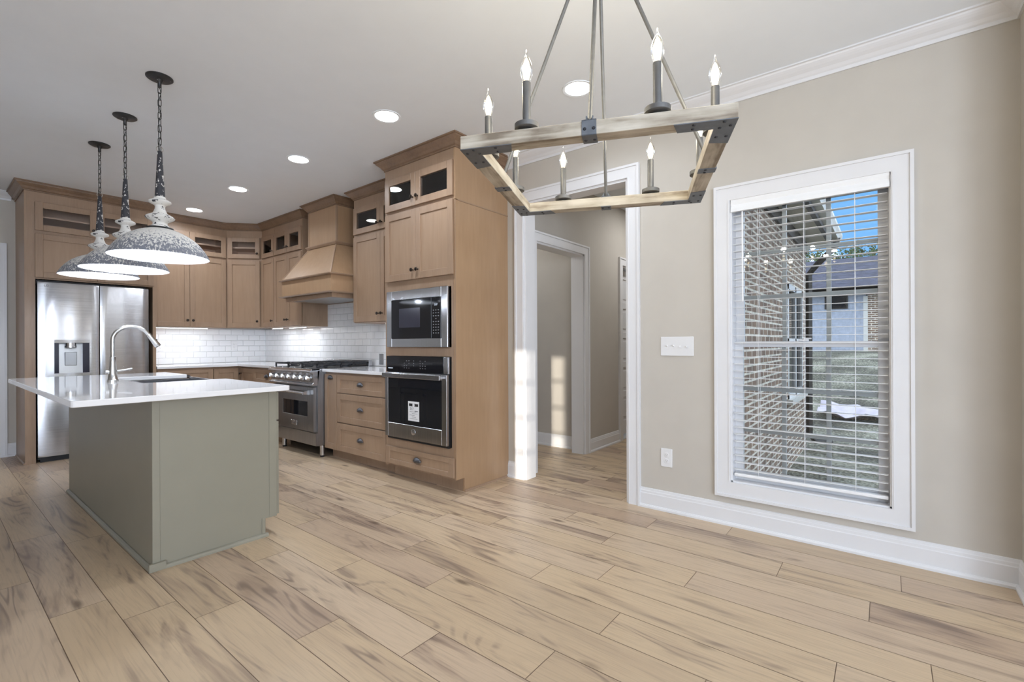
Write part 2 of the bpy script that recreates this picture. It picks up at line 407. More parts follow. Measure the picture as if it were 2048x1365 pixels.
# ------------------------------------------------------------------ mesh builder
class MB:
    def __init__(s):
        s.v, s.f = [], []

    def add(s, vs, fs):
        o = len(s.v)
        s.v += [tuple(v) for v in vs]
        s.f += [tuple(i + o for i in f) for f in fs]
        return s

    def box(s, x0, x1, y0, y1, z0, z1):
        x0, x1 = min(x0, x1), max(x0, x1)
        y0, y1 = min(y0, y1), max(y0, y1)
        z0, z1 = min(z0, z1), max(z0, z1)
        vs = [(x0, y0, z0), (x1, y0, z0), (x1, y1, z0), (x0, y1, z0), (x0, y0, z1), (x1, y0, z1), (x1, y1, z1), (x0, y1, z1)]
        return s.add(vs, [(0, 3, 2, 1), (4, 5, 6, 7), (0, 1, 5, 4), (1, 2, 6, 5), (2, 3, 7, 6), (3, 0, 4, 7)])

    def hexa(s, bottom, top):
        return s.add(list(bottom) + list(top), [(0, 3, 2, 1), (4, 5, 6, 7), (0, 1, 5, 4), (1, 2, 6, 5), (2, 3, 7, 6), (3, 0, 4, 7)])

    def prism(s, poly, z0, z1):
        n = len(poly)
        vs = [(x, y, z0) for x, y in poly] + [(x, y, z1) for x, y in poly]
        fs = [tuple(range(n - 1, -1, -1)), tuple(range(n, 2 * n))]
        fs += [(i, (i + 1) % n, (i + 1) % n + n, i + n) for i in range(n)]
        return s.add(vs, fs)

    def extrude(s, poly, axis, a0, a1):
        """A polygon of (p, q) pairs extruded along an axis; p, q are the other two axes in x, y, z order."""
        n = len(poly)

        def mk(p, q, a):
            return {'x': (a, p, q), 'y': (p, a, q), 'z': (p, q, a)}[axis]
        vs = [mk(p, q, a0) for p, q in poly] + [mk(p, q, a1) for p, q in poly]
        fs = [tuple(range(n - 1, -1, -1)), tuple(range(n, 2 * n))]
        fs += [(i, (i + 1) % n, (i + 1) % n + n, i + n) for i in range(n)]
        return s.add(vs, fs)

    def lathe(s, prof, seg=32, cx=0, cy=0, cap=True, rot=0.0):
        n = len(prof)
        vs = []
        for r, z in prof:
            for k in range(seg):
                a = 2 * pi * k / seg + rot
                vs.append((cx + r * cos(a), cy + r * sin(a), z))
        fs = []
        for i in range(n - 1):
            for k in range(seg):
                k2 = (k + 1) % seg
                fs.append((i * seg + k, i * seg + k2, (i + 1) * seg + k2, (i + 1) * seg + k))
        if cap:
            if prof[0][0] > 1e-6:
                fs.append(tuple(range(seg - 1, -1, -1)))
            if prof[-1][0] > 1e-6:
                fs.append(tuple((n - 1) * seg + k for k in range(seg)))
        return s.add(vs, fs)

    def lathe_on(s, prof, origin, axis, seg=20):
        """A lathe whose axis is any direction; prof is (radius, distance along the axis)."""
        m = MB().lathe(prof, seg)
        q = Vector((0, 0, 1)).rotation_difference(Vector(axis).normalized()).to_matrix()
        o = Vector(origin)
        return s.add([tuple(q @ Vector(v) + o) for v in m.v], m.f)

    def tube(s, pts, r, seg=10, closed=False, cap=True):
        pts = [Vector(p) for p in pts]
        n = len(pts)
        rr = r if isinstance(r, (list, tuple)) else [r] * n
        ref = None
        rings = []
        for i, p in enumerate(pts):
            if closed:
                t = pts[(i + 1) % n] - pts[i - 1]
            else:
                t = pts[min(i + 1, n - 1)] - pts[max(i - 1, 0)]
            t.normalize()
            if ref is None:
                ref = Vector((0, 0, 1)) if abs(t.z) < 0.9 else Vector((1, 0, 0))
            u = (ref - t * ref.dot(t)).normalized()
            ref = u
            w = t.cross(u)
            rings.append([p + u * (rr[i] * cos(2 * pi * k / seg)) + w * (rr[i] * sin(2 * pi * k / seg)) for k in range(seg)])
        vs = [v for ring in rings for v in ring]
        fs = []
        for i in range(n if closed else n - 1):
            j = (i + 1) % n
            for k in range(seg):
                k2 = (k + 1) % seg
                fs.append((i * seg + k, i * seg + k2, j * seg + k2, j * seg + k))
        if cap and not closed:
            fs.append(tuple(range(seg - 1, -1, -1)))
            fs.append(tuple((n - 1) * seg + k for k in range(seg)))
        return s.add(vs, fs)

    def sweep(s, path, prof, ends=True):
        """Profile of (out, z) swept along a polyline of (x, y); out points to the right of the walking direction. Mitred corners."""
        P = [Vector((x, y)) for x, y in path]
        n = len(P)
        rows = []
        for i in range(n):
            d0 = (P[i] - P[i - 1]).normalized() if i else None
            d1 = (P[i + 1] - P[i]).normalized() if i < n - 1 else None
            if d0 is None:
                d0 = d1
            if d1 is None:
                d1 = d0
            n0, n1 = Vector((d0.y, -d0.x)), Vector((d1.y, -d1.x))
            m = (n0 + n1)
            m = m / max(1e-6, m.dot(n0))
            rows.append([(P[i].x + m.x * o, P[i].y + m.y * o, z) for o, z in prof])
        k = len(prof)
        vs = [v for row in rows for v in row]
        fs = []
        for i in range(n - 1):
            for j in range(k):
                j2 = (j + 1) % k
                fs.append((i * k + j, (i + 1) * k + j, (i + 1) * k + j2, i * k + j2))
        if ends:
            fs.append(tuple(range(k)))
            fs.append(tuple((n - 1) * k + j for j in range(k - 1, -1, -1)))
        return s.add(vs, fs)

    def build(s, name, mat, parent=None, loc=(0, 0, 0), rz=0.0, bevel=0.0, smooth=False, seg=1):
        me = bpy.data.meshes.new(name)
        me.from_pydata(s.v, [], s.f)
        bm = bmesh.new()
        bm.from_mesh(me)
        bmesh.ops.recalc_face_normals(bm, faces=bm.faces)
        bm.to_mesh(me)
        bm.free()
        if mat:
            me.materials.append(MATS[mat])
        if smooth:
            me.polygons.foreach_set('use_smooth', [True] * len(me.polygons))
        o = bpy.data.objects.new(name, me)
        COL.objects.link(o)
        o.location = loc
        o.rotation_euler = (0, 0, rz)
        if parent is not None:
            o.parent = parent
        if bevel:
            md = o.modifiers.new('bevel', 'BEVEL')
            md.width = bevel
            md.segments = seg
            md.limit_method = 'ANGLE'
            md.angle_limit = radians(40)
        if smooth:
            auto_smooth(o)
        return o


def auto_smooth(o, ang=40):
    me = o.data
    bm = bmesh.new()
    bm.from_mesh(me)
    for e in bm.edges:
        if len(e.link_faces) == 2 and e.calc_face_angle(0) > radians(ang):
            e.smooth = False
    bm.to_mesh(me)
    bm.free()


def tag(o, label=None, cat=None, group=None, kind=None):
    for k, v in (('label', label), ('category', cat), ('group', group), ('kind', kind)):
        if v:
            o[k] = v
    return o


def thing(name, label, cat, loc=(0, 0, 0), rz=0.0, group=None):
    o = bpy.data.objects.new(name, None)
    COL.objects.link(o)
    o.location = loc
    o.rotation_euler = (0, 0, rz)
    o.empty_display_size = 0.1
    return tag(o, label, cat, group)


def struct(o, label, cat):
    return tag(o, label, cat, kind='structure')


def text(name, s, size, mat, parent, loc, rot, extrude=0.0003):
    cu = bpy.data.curves.new(name, 'FONT')
    cu.body = s
    cu.size = size
    cu.extrude = extrude
    cu.align_x = 'CENTER'
    cu.align_y = 'CENTER'
    cu.materials.append(MATS[mat])
    tmp = bpy.data.objects.new(name + '_curve', cu)
    COL.objects.link(tmp)
    bpy.context.view_layer.update()
    me = bpy.data.meshes.new_from_object(tmp.evaluated_get(bpy.context.evaluated_depsgraph_get()))
    bpy.data.objects.remove(tmp)
    o = bpy.data.objects.new(name, me)
    COL.objects.link(o)
    o.location = loc
    o.rotation_euler = rot
    o.parent = parent
    return o


def copy_tree(o, parent=None):
    c = o.copy()
    COL.objects.link(c)
    if parent is not None:
        c.parent = parent
    for ch in list(o.children):
        copy_tree(ch, c)
    return c


# ------------------------------------------------------------------ key dimensions (metres; the camera stands at x = y = 0)
CEIL = 2.743
WX = 3.195          # window / range wall, faces -x
WY = 7.15           # refrigerator wall, faces -y
FX = 2.865          # upper cabinet face frames on the range wall
FY = 6.825          # upper cabinet face frames on the refrigerator wall
BX = 2.595          # base cabinet face frames on the range wall
BY = 6.545

# ------------------------------------------------------------------ floor, one plank at a time in one mesh
random.seed(4)


def build_floor():
    x_ref, w, L = 2.25, 0.1905, 1.2292
    joints = {0: .755, -1: 1.110, 1: .062, 2: .431, 3: 1.18, 4: .76, -2: .145, -3: .897, -4: .488, -5: .978, -6: 1.404, -7: 1.81,
              -8: 1.057, -9: 1.284, -10: .315, -11: .825, 5: .3}
    vs, fs, tones = [], [], []
    gap = 0.0014
    y_lo, y_hi = -4.6, 7.15

    def quad(x0, x1, y0, y1, z, t):
        o = len(vs)
        vs.extend([(x0, y0, z), (x1, y0, z), (x1, y1, z), (x0, y1, z)])
        fs.append((o, o + 1, o + 2, o + 3))
        tones.append(t)
    for k in range(-31, 23):
        x0, x1 = x_ref + k * w, x_ref + (k + 1) * w
        j = joints.get(k, random.uniform(0, L))
        lo = y_lo if x0 < WX + 0.05 else 1.03
        y = j - L * math.ceil((j - lo) / L)
        while y < y_hi:
            a, bb = max(y, lo), min(y + L, y_hi)
            if bb > a:
                tone = (random.random(), random.random() ** 1.3, random.random(), 1)
                quad(x0 + gap, x1 - gap, a + gap, bb - gap, 0.0, tone)
            y += L
    me = bpy.data.meshes.new('floor')
    me.from_pydata(vs, [], fs)
    att = me.color_attributes.new('tone', 'FLOAT_COLOR', 'CORNER')
    d = []
    for f, t in zip(fs, tones):
        d += list(t) * len(f)
    att.data.foreach_set('color', d)
    me.materials.append(MATS['oak_planks'])
    o = bpy.data.objects.new('floor', me)
    COL.objects.link(o)
    struct(o, 'light oak plank floor with grey brown streaks', 'floor')
    sub = MB().box(-3.6, 3.31, -4.6, 7.25, -0.2, -0.0012).box(3.31, 6.6, 1.03, 7.25, -0.2, -0.0012).build('subfloor', 'toe_dark', o)
    return o


build_floor()

# ------------------------------------------------------------------ walls and ceiling
struct(MB().box(-3.6, 3.33, -4.6, 7.3, CEIL, CEIL + 0.12).box(3.33, 6.7, 1.0, 7.3, CEIL, CEIL + 0.12).build('ceiling', 'ceiling_paint'), 'smooth white painted ceiling', 'ceiling')
T = 0.125
DY0, DY1, DZ = 1.46, 2.396, 2.342           # cased opening
WY0, WY1, WZ0, WZ1 = -0.022, 0.775, 0.272, 2.052  # window opening
m = MB()
m.box(WX, WX + T, -0.62, WY0, 0, CEIL)
m.box(WX, WX + T, WY0, WY1, 0, WZ0)
m.box(WX, WX + T, WY0, WY1, WZ1, CEIL)
m.box(WX, WX + T, WY1, DY0, 0, CEIL)
m.box(WX, WX + T, DY0, DY1, DZ, CEIL)
m.box(WX, WX + T, DY1, WY + 0.12, 0, CEIL)
struct(m.build('wall_right', 'wall_paint'), 'beige wall holding the window and the cased opening', 'wall')
struct(MB().box(-3.5, WX, WY, WY + 0.12, 0, CEIL).build('wall_back', 'wall_paint'), 'beige wall behind the refrigerator and corner cabinets', 'wall')
m = MB()
m.box(2.98, WX, -0.62, -0.49, 0, CEIL)
m.box(2.98, 3.10, -4.5, -0.62, 0, CEIL)
struct(m.build('wall_front', 'wall_paint'), 'beige wall returning at the corner right of the window', 'wall')
struct(MB().box(-3.5, 3.10, -4.6, -4.5, 0, CEIL).build('wall_south', 'wall_paint'), 'beige living room wall opposite the kitchen', 'wall')
# left wall with the narrow window that lets the low sun through
SY0, SY1, SZ0, SZ1 = -1.40, -0.97, 0.42, 1.60
m = MB()
m.box(-3.6, -3.5, -4.6, SY0, 0, CEIL)
m.box(-3.6, -3.5, SY0, SY1, 0, SZ0)
m.box(-3.6, -3.5, SY0, SY1, SZ1, CEIL)
m.box(-3.6, -3.5, SY1, WY + 0.12, 0, CEIL)
struct(m.build('wall_left', 'wall_paint'), 'beige wall on the far left side of the kitchen', 'wall')
m = MB()
for i in range(1, 4):
    z = SZ0 + (SZ1 - SZ0) * i / 4
    m.box(-3.56, -3.54, SY0, SY1, z - 0.012, z + 0.012)
m.box(-3.56, -3.54, (SY0 + SY1) / 2 - 0.01, (SY0 + SY1) / 2 + 0.01, SZ0, SZ1)
for a, b_, c, d in ((SY0, SY0 + .03, SZ0, SZ1), (SY1 - .03, SY1, SZ0, SZ1), (SY0, SY1, SZ0, SZ0 + .03), (SY0, SY1, SZ1 - .03, SZ1)):
    m.box(-3.57, -3.53, a, b_, c, d)
struct(m.build('window_2', 'trim_white'), 'narrow white window in the left wall', 'window')

# hall behind the cased opening
HY, HT = 2.46, 0.14
AX1, AZ = 4.30, 2.07
BX0, BX1 = 5.19, 5.97
XH = WX + T
m = MB()
m.box(XH, AX1, HY, HY + HT, AZ, CEIL)
m.box(AX1, BX0, HY, HY + HT, 0, CEIL)
m.box(BX0, BX1, HY, HY + HT, AZ, CEIL)
m.box(BX1, 6.6, HY, HY + HT, 0, CEIL)
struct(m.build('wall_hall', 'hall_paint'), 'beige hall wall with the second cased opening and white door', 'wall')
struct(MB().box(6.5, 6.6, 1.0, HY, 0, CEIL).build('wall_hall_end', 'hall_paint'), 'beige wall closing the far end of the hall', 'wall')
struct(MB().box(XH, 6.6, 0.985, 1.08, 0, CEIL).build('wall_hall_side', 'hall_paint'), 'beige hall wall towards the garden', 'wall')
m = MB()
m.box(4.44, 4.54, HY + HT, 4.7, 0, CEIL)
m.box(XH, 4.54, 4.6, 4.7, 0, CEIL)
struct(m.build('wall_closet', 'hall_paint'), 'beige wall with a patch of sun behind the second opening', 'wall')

# ------------------------------------------------------------------ trim
BASE = [(0, 0), (0.026, 0), (0.026, 0.012), (0.020, 0.021), (0.014, 0.023), (0.014, 0.098), (0.0115, 0.103), (0.0105, 0.116),
        (0.008, 0.121), (0.006, 0.133), (0, 0.136)]
CROWN = [(0, CEIL - 0.086), (0.010, CEIL - 0.086), (0.012, CEIL - 0.068), (0.020, CEIL - 0.062), (0.032, CEIL - 0.048), (0.050, CEIL - 0.036),
         (0.062, CEIL - 0.026), (0.070, CEIL - 0.018), (0.074, CEIL - 0.010), (0.086, CEIL - 0.008), (0.086, CEIL), (0, CEIL)]


def rev(path):
    return path[::-1]


# walking towards -y along wall_right keeps the room on the right hand: out = (d.y, -d.x) = (-1, 0)
struct(MB().sweep([(WX, DY0 - 0.087), (WX, -0.49), (2.98, -0.49)], BASE).build('baseboard_right', 'trim_white'),
       'white baseboard under the window running to the right corner', 'baseboard')
struct(MB().sweep([(WX, 2.575), (WX, DY1 + 0.092)], BASE).build('baseboard_cabinet', 'trim_white'),
       'short white baseboard between the oven cabinet and the doorway', 'baseboard')
struct(MB().sweep([(-3.5, WY), (0.60, WY), (0.648, WY)], BASE).build('baseboard_back', 'trim_white'),
       'white baseboard left of the refrigerator panel', 'baseboard')
struct(MB().sweep([(AX1 + 0.088, HY), (BX0 - 0.09, HY)], BASE).build('baseboard_hall', 'trim_white'),
       'white baseboard along the hall wall', 'baseboard')
struct(MB().sweep([(4.44, 4.6), (4.44, HY + HT)], BASE).build('baseboard_closet', 'trim_white'),
       'white baseboard under the sun patch in the room beyond the hall', 'baseboard')
struct(MB().sweep([(WX, 2.57), (WX, -0.49), (2.98, -0.49)], CROWN).build('trim_1', 'trim_white'),
       'white crown moulding above the window wall', 'crown moulding')
struct(MB().sweep([(-3.5, WY), (0.62, WY)], CROWN).build('trim_2', 'trim_white'),
       'white crown moulding left of the refrigerator cabinet', 'crown moulding')


def casing_x(xf, sgn, y0, y1, z0, z1, w, bottom=True, th=0.019, mb=None):
    """Flat casing with a raised back band around an opening in a wall of constant x; xf is the wall face, sgn the side it stands on."""
    m = mb or MB()
    bb = 0.016
    xa, xb, xc = xf, xf + sgn * th, xf + sgn * (th + 0.008)
    zb = z0 - w if bottom else z0
    zi = zb + bb if bottom else z0
    m.box(xa, xb, y0 - w + bb, y0, zi, z1 + w - bb)
    m.box(xa, xb, y1, y1 + w - bb, zi, z1 + w - bb)
    m.box(xa, xb, y0, y1, z1, z1 + w - bb)
    m.box(xa, xc, y0 - w, y0 - w + bb, zb, z1 + w)
    m.box(xa, xc, y1 + w - bb, y1 + w, zb, z1 + w)
    m.box(xa, xc, y0 - w + bb, y1 + w - bb, z1 + w - bb, z1 + w)
    m.box(xb, xb + sgn * 0.003, y0 - 0.012, y0 - 0.006, z0, z1)
    m.box(xb, xb + sgn * 0.003, y1 + 0.006, y1 + 0.012, z0, z1)
    if bottom:
        m.box(xa, xb, y0, y1, zi, z0)
        m.box(xa, xc, y0 - w + bb, y1 + w - bb, zb, zi)
    return m


def casing_y(yf, x0, x1, z1, w, th=0.019):
    """The same on a wall that faces -y."""
    m = MB()
    bb = 0.016
    m.box(x0 - w + bb, x0, yf - th, yf, 0, z1 + w - bb)
    m.box(x1, x1 + w - bb, yf - th, yf, 0, z1 + w - bb)
    m.box(x0, x1, yf - th, yf, z1, z1 + w - bb)
    m.box(x0 - w, x0 - w + bb, yf - th - .008, yf, 0, z1 + w)
    m.box(x1 + w - bb, x1 + w, yf - th - .008, yf, 0, z1 + w)
    m.box(x0 - w + bb, x1 + w - bb, yf - th - .008, yf, z1 + w - bb, z1 + w)
    return m


# cased opening to the hall
m = casing_x(WX, -1, DY0, DY1, 0, DZ, 0.090, bottom=False)
m.box(WX - 0.003, XH + 0.003, DY0, DY0 + 0.018, 0, DZ)
m.box(WX - 0.003, XH + 0.003, DY1 - 0.018, DY1, 0, DZ)
m.box(WX - 0.003, XH + 0.003, DY0 + 0.018, DY1 - 0.018, DZ - 0.018, DZ)
casing_x(XH, 1, DY0, DY1, 0, DZ, 0.09, bottom=False, mb=m)
struct(m.build('trim_3', 'trim_white'), 'white casing and jambs of the opening between kitchen and hall', 'door casing')
m = casing_y(HY, XH + 0.12, AX1, AZ, 0.088)
m.box(AX1 - 0.018, AX1, HY - .003, HY + HT, 0, AZ)
m.box(XH + 0.12, AX1, HY - .003, HY + HT, AZ - 0.018, AZ)
struct(m.build('trim_4', 'trim_white'), 'white casing of the second opening seen through the doorway', 'door casing')
m = casing_y(HY, BX0, BX1, AZ, 0.088)
m.box(BX0, BX0 + .018, HY - .003, HY + HT, 0, AZ)
m.box(BX1 - .018, BX1, HY - .003, HY + HT, 0, AZ)
m.box(BX0, BX1, HY - .003, HY + HT, AZ - .018, AZ)
struct(m.build('trim_5', 'trim_white'), 'white casing of the closed panel door at the end of the hall', 'door casing')
m = casing_y(WY, -0.45, 0.495, 2.12, 0.09)
struct(m.build('trim_6', 'trim_white'), 'white door casing at the left edge beside the refrigerator', 'door casing')

# closed five-panel door at the end of the hall
m = MB()
dx0, dx1, yy = BX0 + .02, BX1 - .02, HY + 0.085
m.box(dx0, dx1, yy + 0.012, yy + 0.035, 0.03, 2.045)
ph = 0.285
zs = [0.20 + i * 0.362 for i in range(5)]
m.box(dx0, dx0 + 0.11, yy, yy + 0.012, 0.03, 2.045)
m.box(dx1 - 0.11, dx1, yy, yy + 0.012, 0.03, 2.045)
edges = [0.03] + [e for z in zs for e in (z, z + ph)] + [2.045]
for i in range(0, len(edges), 2):
    m.box(dx0 + 0.11, dx1 - 0.11, yy, yy + 0.012, edges[i], edges[i + 1])
for z in zs:
    m.box(dx0 + 0.15, dx1 - 0.15, yy + 0.004, yy + 0.013, z + 0.04, z + ph - 0.04)
d2 = struct(m.build('door_1', 'trim_white', bevel=0.004), 'closed white five panel door at the end of the hall', 'door')
MB().lathe_on([(0.0, 0), (0.012, 0.002), (0.012, 0.03), (0.028, 0.04), (0.028, 0.058), (0.0, 0.066)], (dx1 - 0.06, yy, 0.95), (0, -1, 0)).build('door_knob', 'nickel', d2, smooth=True)
m = MB().box(BX0, BX1, HY - 0.0, HY + HT, 0.0006, 0.006)
struct(m.build('trim_7', 'threshold'), 'pale threshold under the hall door', 'threshold')
# white door inside the casing at the left edge
m = MB().box(-0.45, 0.495, WY - 0.012, WY, 0.01, 2.12)
struct(m.build('door_2', 'trim_white'), 'white door at the left edge beside the refrigerator', 'door')

# ------------------------------------------------------------------ window
m = casing_x(WX, -1, WY0 + 0.004, WY1 - 0.004, WZ0 + 0.004, WZ1 - 0.004, 0.094, bottom=True)
win = struct(m.build('window_1', 'trim_white'), 'tall white double hung window with a lowered blind', 'window')
m = MB()
m.box(WX - .002, WX + T + .02, WY0 - .002, WY0 + 0.012, WZ0, WZ1)
m.box(WX - .002, WX + T + .02, WY1 - 0.012, WY1 + .002, WZ0, WZ1)
m.box(WX - .002, WX + T + .02, WY0, WY1, WZ0 - .002, WZ0 + 0.012)
m.box(WX - .002, WX + T + .02, WY0, WY1, WZ1 - 0.012, WZ1 + .002)
m.build('jamb_liner', 'trim_white', win)
a0, a1 = WY0 + 0.012, WY1 - 0.012


def sash(name, x0, x1, z0, z1, rail_t, rail_b):
    st = 0.048
    m = MB()
    m.box(x0, x1, a0, a0 + st, z0, z1)
    m.box(x0, x1, a1 - st, a1, z0, z1)
    m.box(x0, x1, a0 + st, a1 - st, z1 - rail_t, z1)
    m.box(x0, x1, a0 + st, a1 - st, z0, z0 + rail_b)
    g0, g1, h0, h1 = a0 + st, a1 - st, z0 + rail_b, z1 - rail_t
    xm = (x0 + x1) / 2
    for i in (1, 2):
        y = g0 + (g1 - g0) * i / 3
        m.box(xm - .008, xm + .008, y - 0.012, y + 0.012, h0, h1)
        z = h0 + (h1 - h0) * i / 3
        m.box(xm - .0075, xm + .0075, g0, g1, z - 0.012, z + 0.012)
    s = m.build(name, 'trim_white', win, bevel=0.0015)
    MB().box(xm - 0.0105, xm - 0.0090, g0, g1, h0, h1).build('glass', 'window_glass', s)
    return s


sash('upper_sash', WX + 0.096, WX + 0.126, 1.125, WZ1 - 0.012, 0.045, 0.035)
sl = sash('lower_sash', WX + 0.064, WX + 0.094, WZ0 + 0.012, 1.160, 0.035, 0.055)
m = MB()
m.box(WX + 0.050, WX + 0.075, 0.36, 0.41, 1.160, 1.172)
m.box(WX + 0.050, WX + 0.062, 0.345, 0.385, 1.172, 1.180)
m.build('sash_lock', 'trim_white', sl, bevel=0.002)

blind = thing('window_blind', 'white slatted blind lowered over the window with its slats open', 'blind', (WX + 0.03, (a0 + a1) / 2, 0.31))
bw = (a1 - a0) / 2 - 0.006
prof = [(-0.048, -0.0), (-0.046, 0.02), (-0.036, 0.045), (-0.042, 0.062), (-0.042, 0.078), (-0.022, 0.078), (-0.022, 0.0)]
MB().extrude([(x, z + 1.662) for x, z in prof], 'y', -bw - 0.010, bw + 0.010).build('valance', 'blind_white', blind)
MB().box(-0.022, 0.026, -bw, bw, 1.68, 1.735).build('headrail', 'blind_white', blind)
m = MB()
for i in range(37):
    z = 0.045 + i * 0.0442
    # slat with a gentle crown
    p = [(-0.023, 0), (-0.0125, .0009), (0, .0012), (0.0125, .0009), (0.023, 0), (0.023, .0018), (0.0125, .0027), (0, .003), (-0.0125, .0027), (-0.023, .0018)]
    m.extrude([(x, z + q) for x, q in p], 'y', -bw, bw)
m.build('slats', 'blind_white', blind)
MB().box(-0.024, 0.024, -bw, bw, 0.004, 0.022).build('bottom_rail', 'blind_white', blind, bevel=0.003)
for y in (-0.24, 0.0, 0.24):
    m = MB()
    for dx in (-0.026, 0.026):
        m.tube([(dx, y, 0.02), (dx, y, 1.70)], 0.0012, 6)
    m.build('ladder_cord', 'blind_white', blind)
MB().tube([(-0.034, bw - 0.055, 1.66), (-0.034, bw - 0.056, 1.10)], 0.0045, 8).build('tilt_wand', 'blind_white', blind, smooth=True)

# switches and outlets
def plate(name, label, cat, loc, rz, w, h, mat='plastic_white', group=None):
    """Local x along the wall, local -y towards the room."""
    t = thing(name, label, cat, loc, rz, group)
    MB().box(-w / 2, w / 2, -0.006, 0, -h / 2, h / 2).build('cover_plate', mat, t, bevel=0.003, seg=2)
    return t


RZ = -pi / 2        # things on the range / window wall face -x
sw = plate('light_switch', 'white four gang light switch beside the doorway', 'light switch', (WX, 1.111, 1.130), RZ, 0.222, 0.130)
for i in range(4):
    x = -0.0675 + i * 0.045
    MB().box(x - 0.005, x + 0.005, -0.0068, -0.005, -0.012, 0.012).build('switch_slot', 'plastic_white', sw)
    up = 1 if i < 2 else -1
    MB().hexa([(x - .004, -.006, -.004), (x + .004, -.006, -.004), (x + .004, -.006, .004), (x - .004, -.006, .004)],
              [(x - .003, -.019, up * .007 - .003), (x + .003, -.019, up * .007 - .003), (x + .003, -.019, up * .007 + .003),
               (x - .003, -.019, up * .007 + .003)]).build('toggle', 'plastic_white', sw)


def outlet(label, loc, rz, mat='plastic_white', s=1.0, group=None):
    t = plate('wall_outlet', label, 'wall outlet', loc, rz, 0.080 * s, 0.126 * s, mat, group)
    for dz in (-0.0205, 0.0205):
        r = MB().lathe_on([(0.0165, 0), (0.0165, 0.002), (0.015, 0.0025)], (0, -0.006, dz), (0, -1, 0), 20).build('receptacle', mat, t)
        m = MB()
        m.box(-.0075, -.0055, -.0092, -.0080, dz - .001, dz + .007)
        m.box(.0055, .0075, -.0092, -.0080, dz - .001, dz + .006)
        m.box(-.002, .002, -.0092, -.0080, dz - .009, dz - .005)
        m.build('slots', 'grey_ink', r)
    return t


outlet('white outlet low on the wall between doorway and window', (WX, 1.185, 0.366), RZ)

# ------------------------------------------------------------------ cabinet kit
# cabinet frame: local x to the right seen from the front, local y into the wall, z up; y = 0 is the face frame
STILE = 0.057


def knob(parent, x, z, y=-0.020):
    m = MB().lathe_on([(0.0075, 0), (0.005, 0.004), (0.005, 0.012), (0.0125, 0.017), (0.0155, 0.022), (0.013, 0.028), (0.0, 0.031)], (x, y, z), (0, -1, 0), 16)
    return m.build('knob', 'bronze', parent, smooth=True)


def cup_pull(parent, x, z, y=-0.020, w=0.048):
    """Half-dome bin pull open at the bottom."""
    m = MB()
    n, k = 16, 6
    vs, fs = [], []
    for i in range(n + 1):
        a = pi * i / n
        for j in range(k + 1):
            b_ = (pi / 2) * j / k
            vs.append((x - w * cos(a) * cos(b_ * 0.96), y - 0.026 * sin(b_) * (0.35 + 0.65 * sin(a)) - 0.001, z - 0.012 + 0.034 * sin(a) * cos(b_ * 0.8) - 0.010 * sin(b_)))
    for i in range(n):
        for j in range(k):
            fs.append((i * (k + 1) + j, (i + 1) * (k + 1) + j, (i + 1) * (k + 1) + j + 1, i * (k + 1) + j + 1))
    m.add(vs, fs)
    m.box(x - w - 0.003, x + w + 0.003, y - 0.003, y, z - 0.014, z - 0.009)
    o = m.build('cup_pull', 'pewter', parent, smooth=True)
    sd = o.modifiers.new('shell', 'SOLIDIFY')
    sd.thickness = 0.003
    return o


def shaker(name, parent, x0, x1, z0, z1, y=-0.020, th=0.020, st=STILE, glass=False, mat='cabinet_wood', pmat='cabinet_panel_wood', rail=None):
    rail = rail or st
    m = MB()
    m.box(x0, x0 + st, y, y + th, z0, z1)
    m.box(x1 - st, x1, y, y + th, z0, z1)
    m.box(x0 + st, x1 - st, y, y + th, z1 - rail, z1)
    m.box(x0 + st, x1 - st, y, y + th, z0, z0 + rail)
    d = m.build(name, mat, parent, bevel=0.0018)
    if glass:
        MB().box(x0 + st, x1 - st, y + 0.009, y + 0.012, z0 + rail, z1 - rail).build('glass', 'cabinet_glass', d)
    else:
        MB().box(x0 + st, x1 - st, y + 0.009, y + 0.015, z0 + rail, z1 - rail).build('panel', pmat, d)
    return d


def carcass(parent, w, depth, z0, z1, frame_z=(), frame_x=(), side=0.018, fr=0.038, hollow=True, shelf=(), mat='cabinet_wood', body_name='carcass'):
    m = MB()
    y1 = depth
    m.box(0, side, 0.019, y1, z0, z1)
    m.box(w - side, w, 0.019, y1, z0, z1)
    m.box(side, w - side, 0.019, y1, z1 - side, z1)
    m.box(side, w - side, 0.019, y1, z0, z0 + side)
    m.box(side, w - side, y1 - 0.008, y1, z0 + side, z1 - side)
    b = m.build(body_name, mat, parent)
    if shelf:
        m = MB()
        for z in shelf:
            m.box(side + .001, w - side - .001, 0.03, y1 - 0.012, z, z + 0.018)
        m.box(side + .001, w - side - .001, y1 - 0.012, y1 - 0.0085, z0 + side + .001, z1 - side - .001)
        m.box(side + .0005, side + .003, 0.03, y1 - 0.013, Z_DT + .03, z1 - side - .001)
        m.box(w - side - .003, w - side - .0005, 0.03, y1 - 0.013, Z_DT + .03, z1 - side - .001)
        m.build('shelf', 'cabinet_inside', parent)
    m = MB()
    m.box(0, fr, 0, 0.019, z0, z1)
    m.box(w - fr, w, 0, 0.019, z0, z1)
    for x in frame_x:
        m.box(x - fr / 2, x + fr / 2, 0, 0.019, z0, z1)
    for za, zb in frame_z:
        m.box(fr, w - fr, 0, 0.019, za, zb)
    f = m.build('face_frame', mat, parent)
    return b, f


CAB_CROWN = [(0, CEIL - 0.086), (0.008, CEIL - 0.086), (0.008, CEIL - 0.074), (0.018, CEIL - 0.068), (0.030, CEIL - 0.050), (0.048, CEIL - 0.034),
             (0.060, CEIL - 0.022), (0.062, CEIL - 0.014), (0.072, CEIL - 0.012), (0.072, CEIL - 0.001), (0, CEIL - 0.001)]
Z_UP0, Z_DT, Z_G0, Z_G1, Z_CR = 1.372, 2.262, 2.290, 2.565, CEIL - 0.086


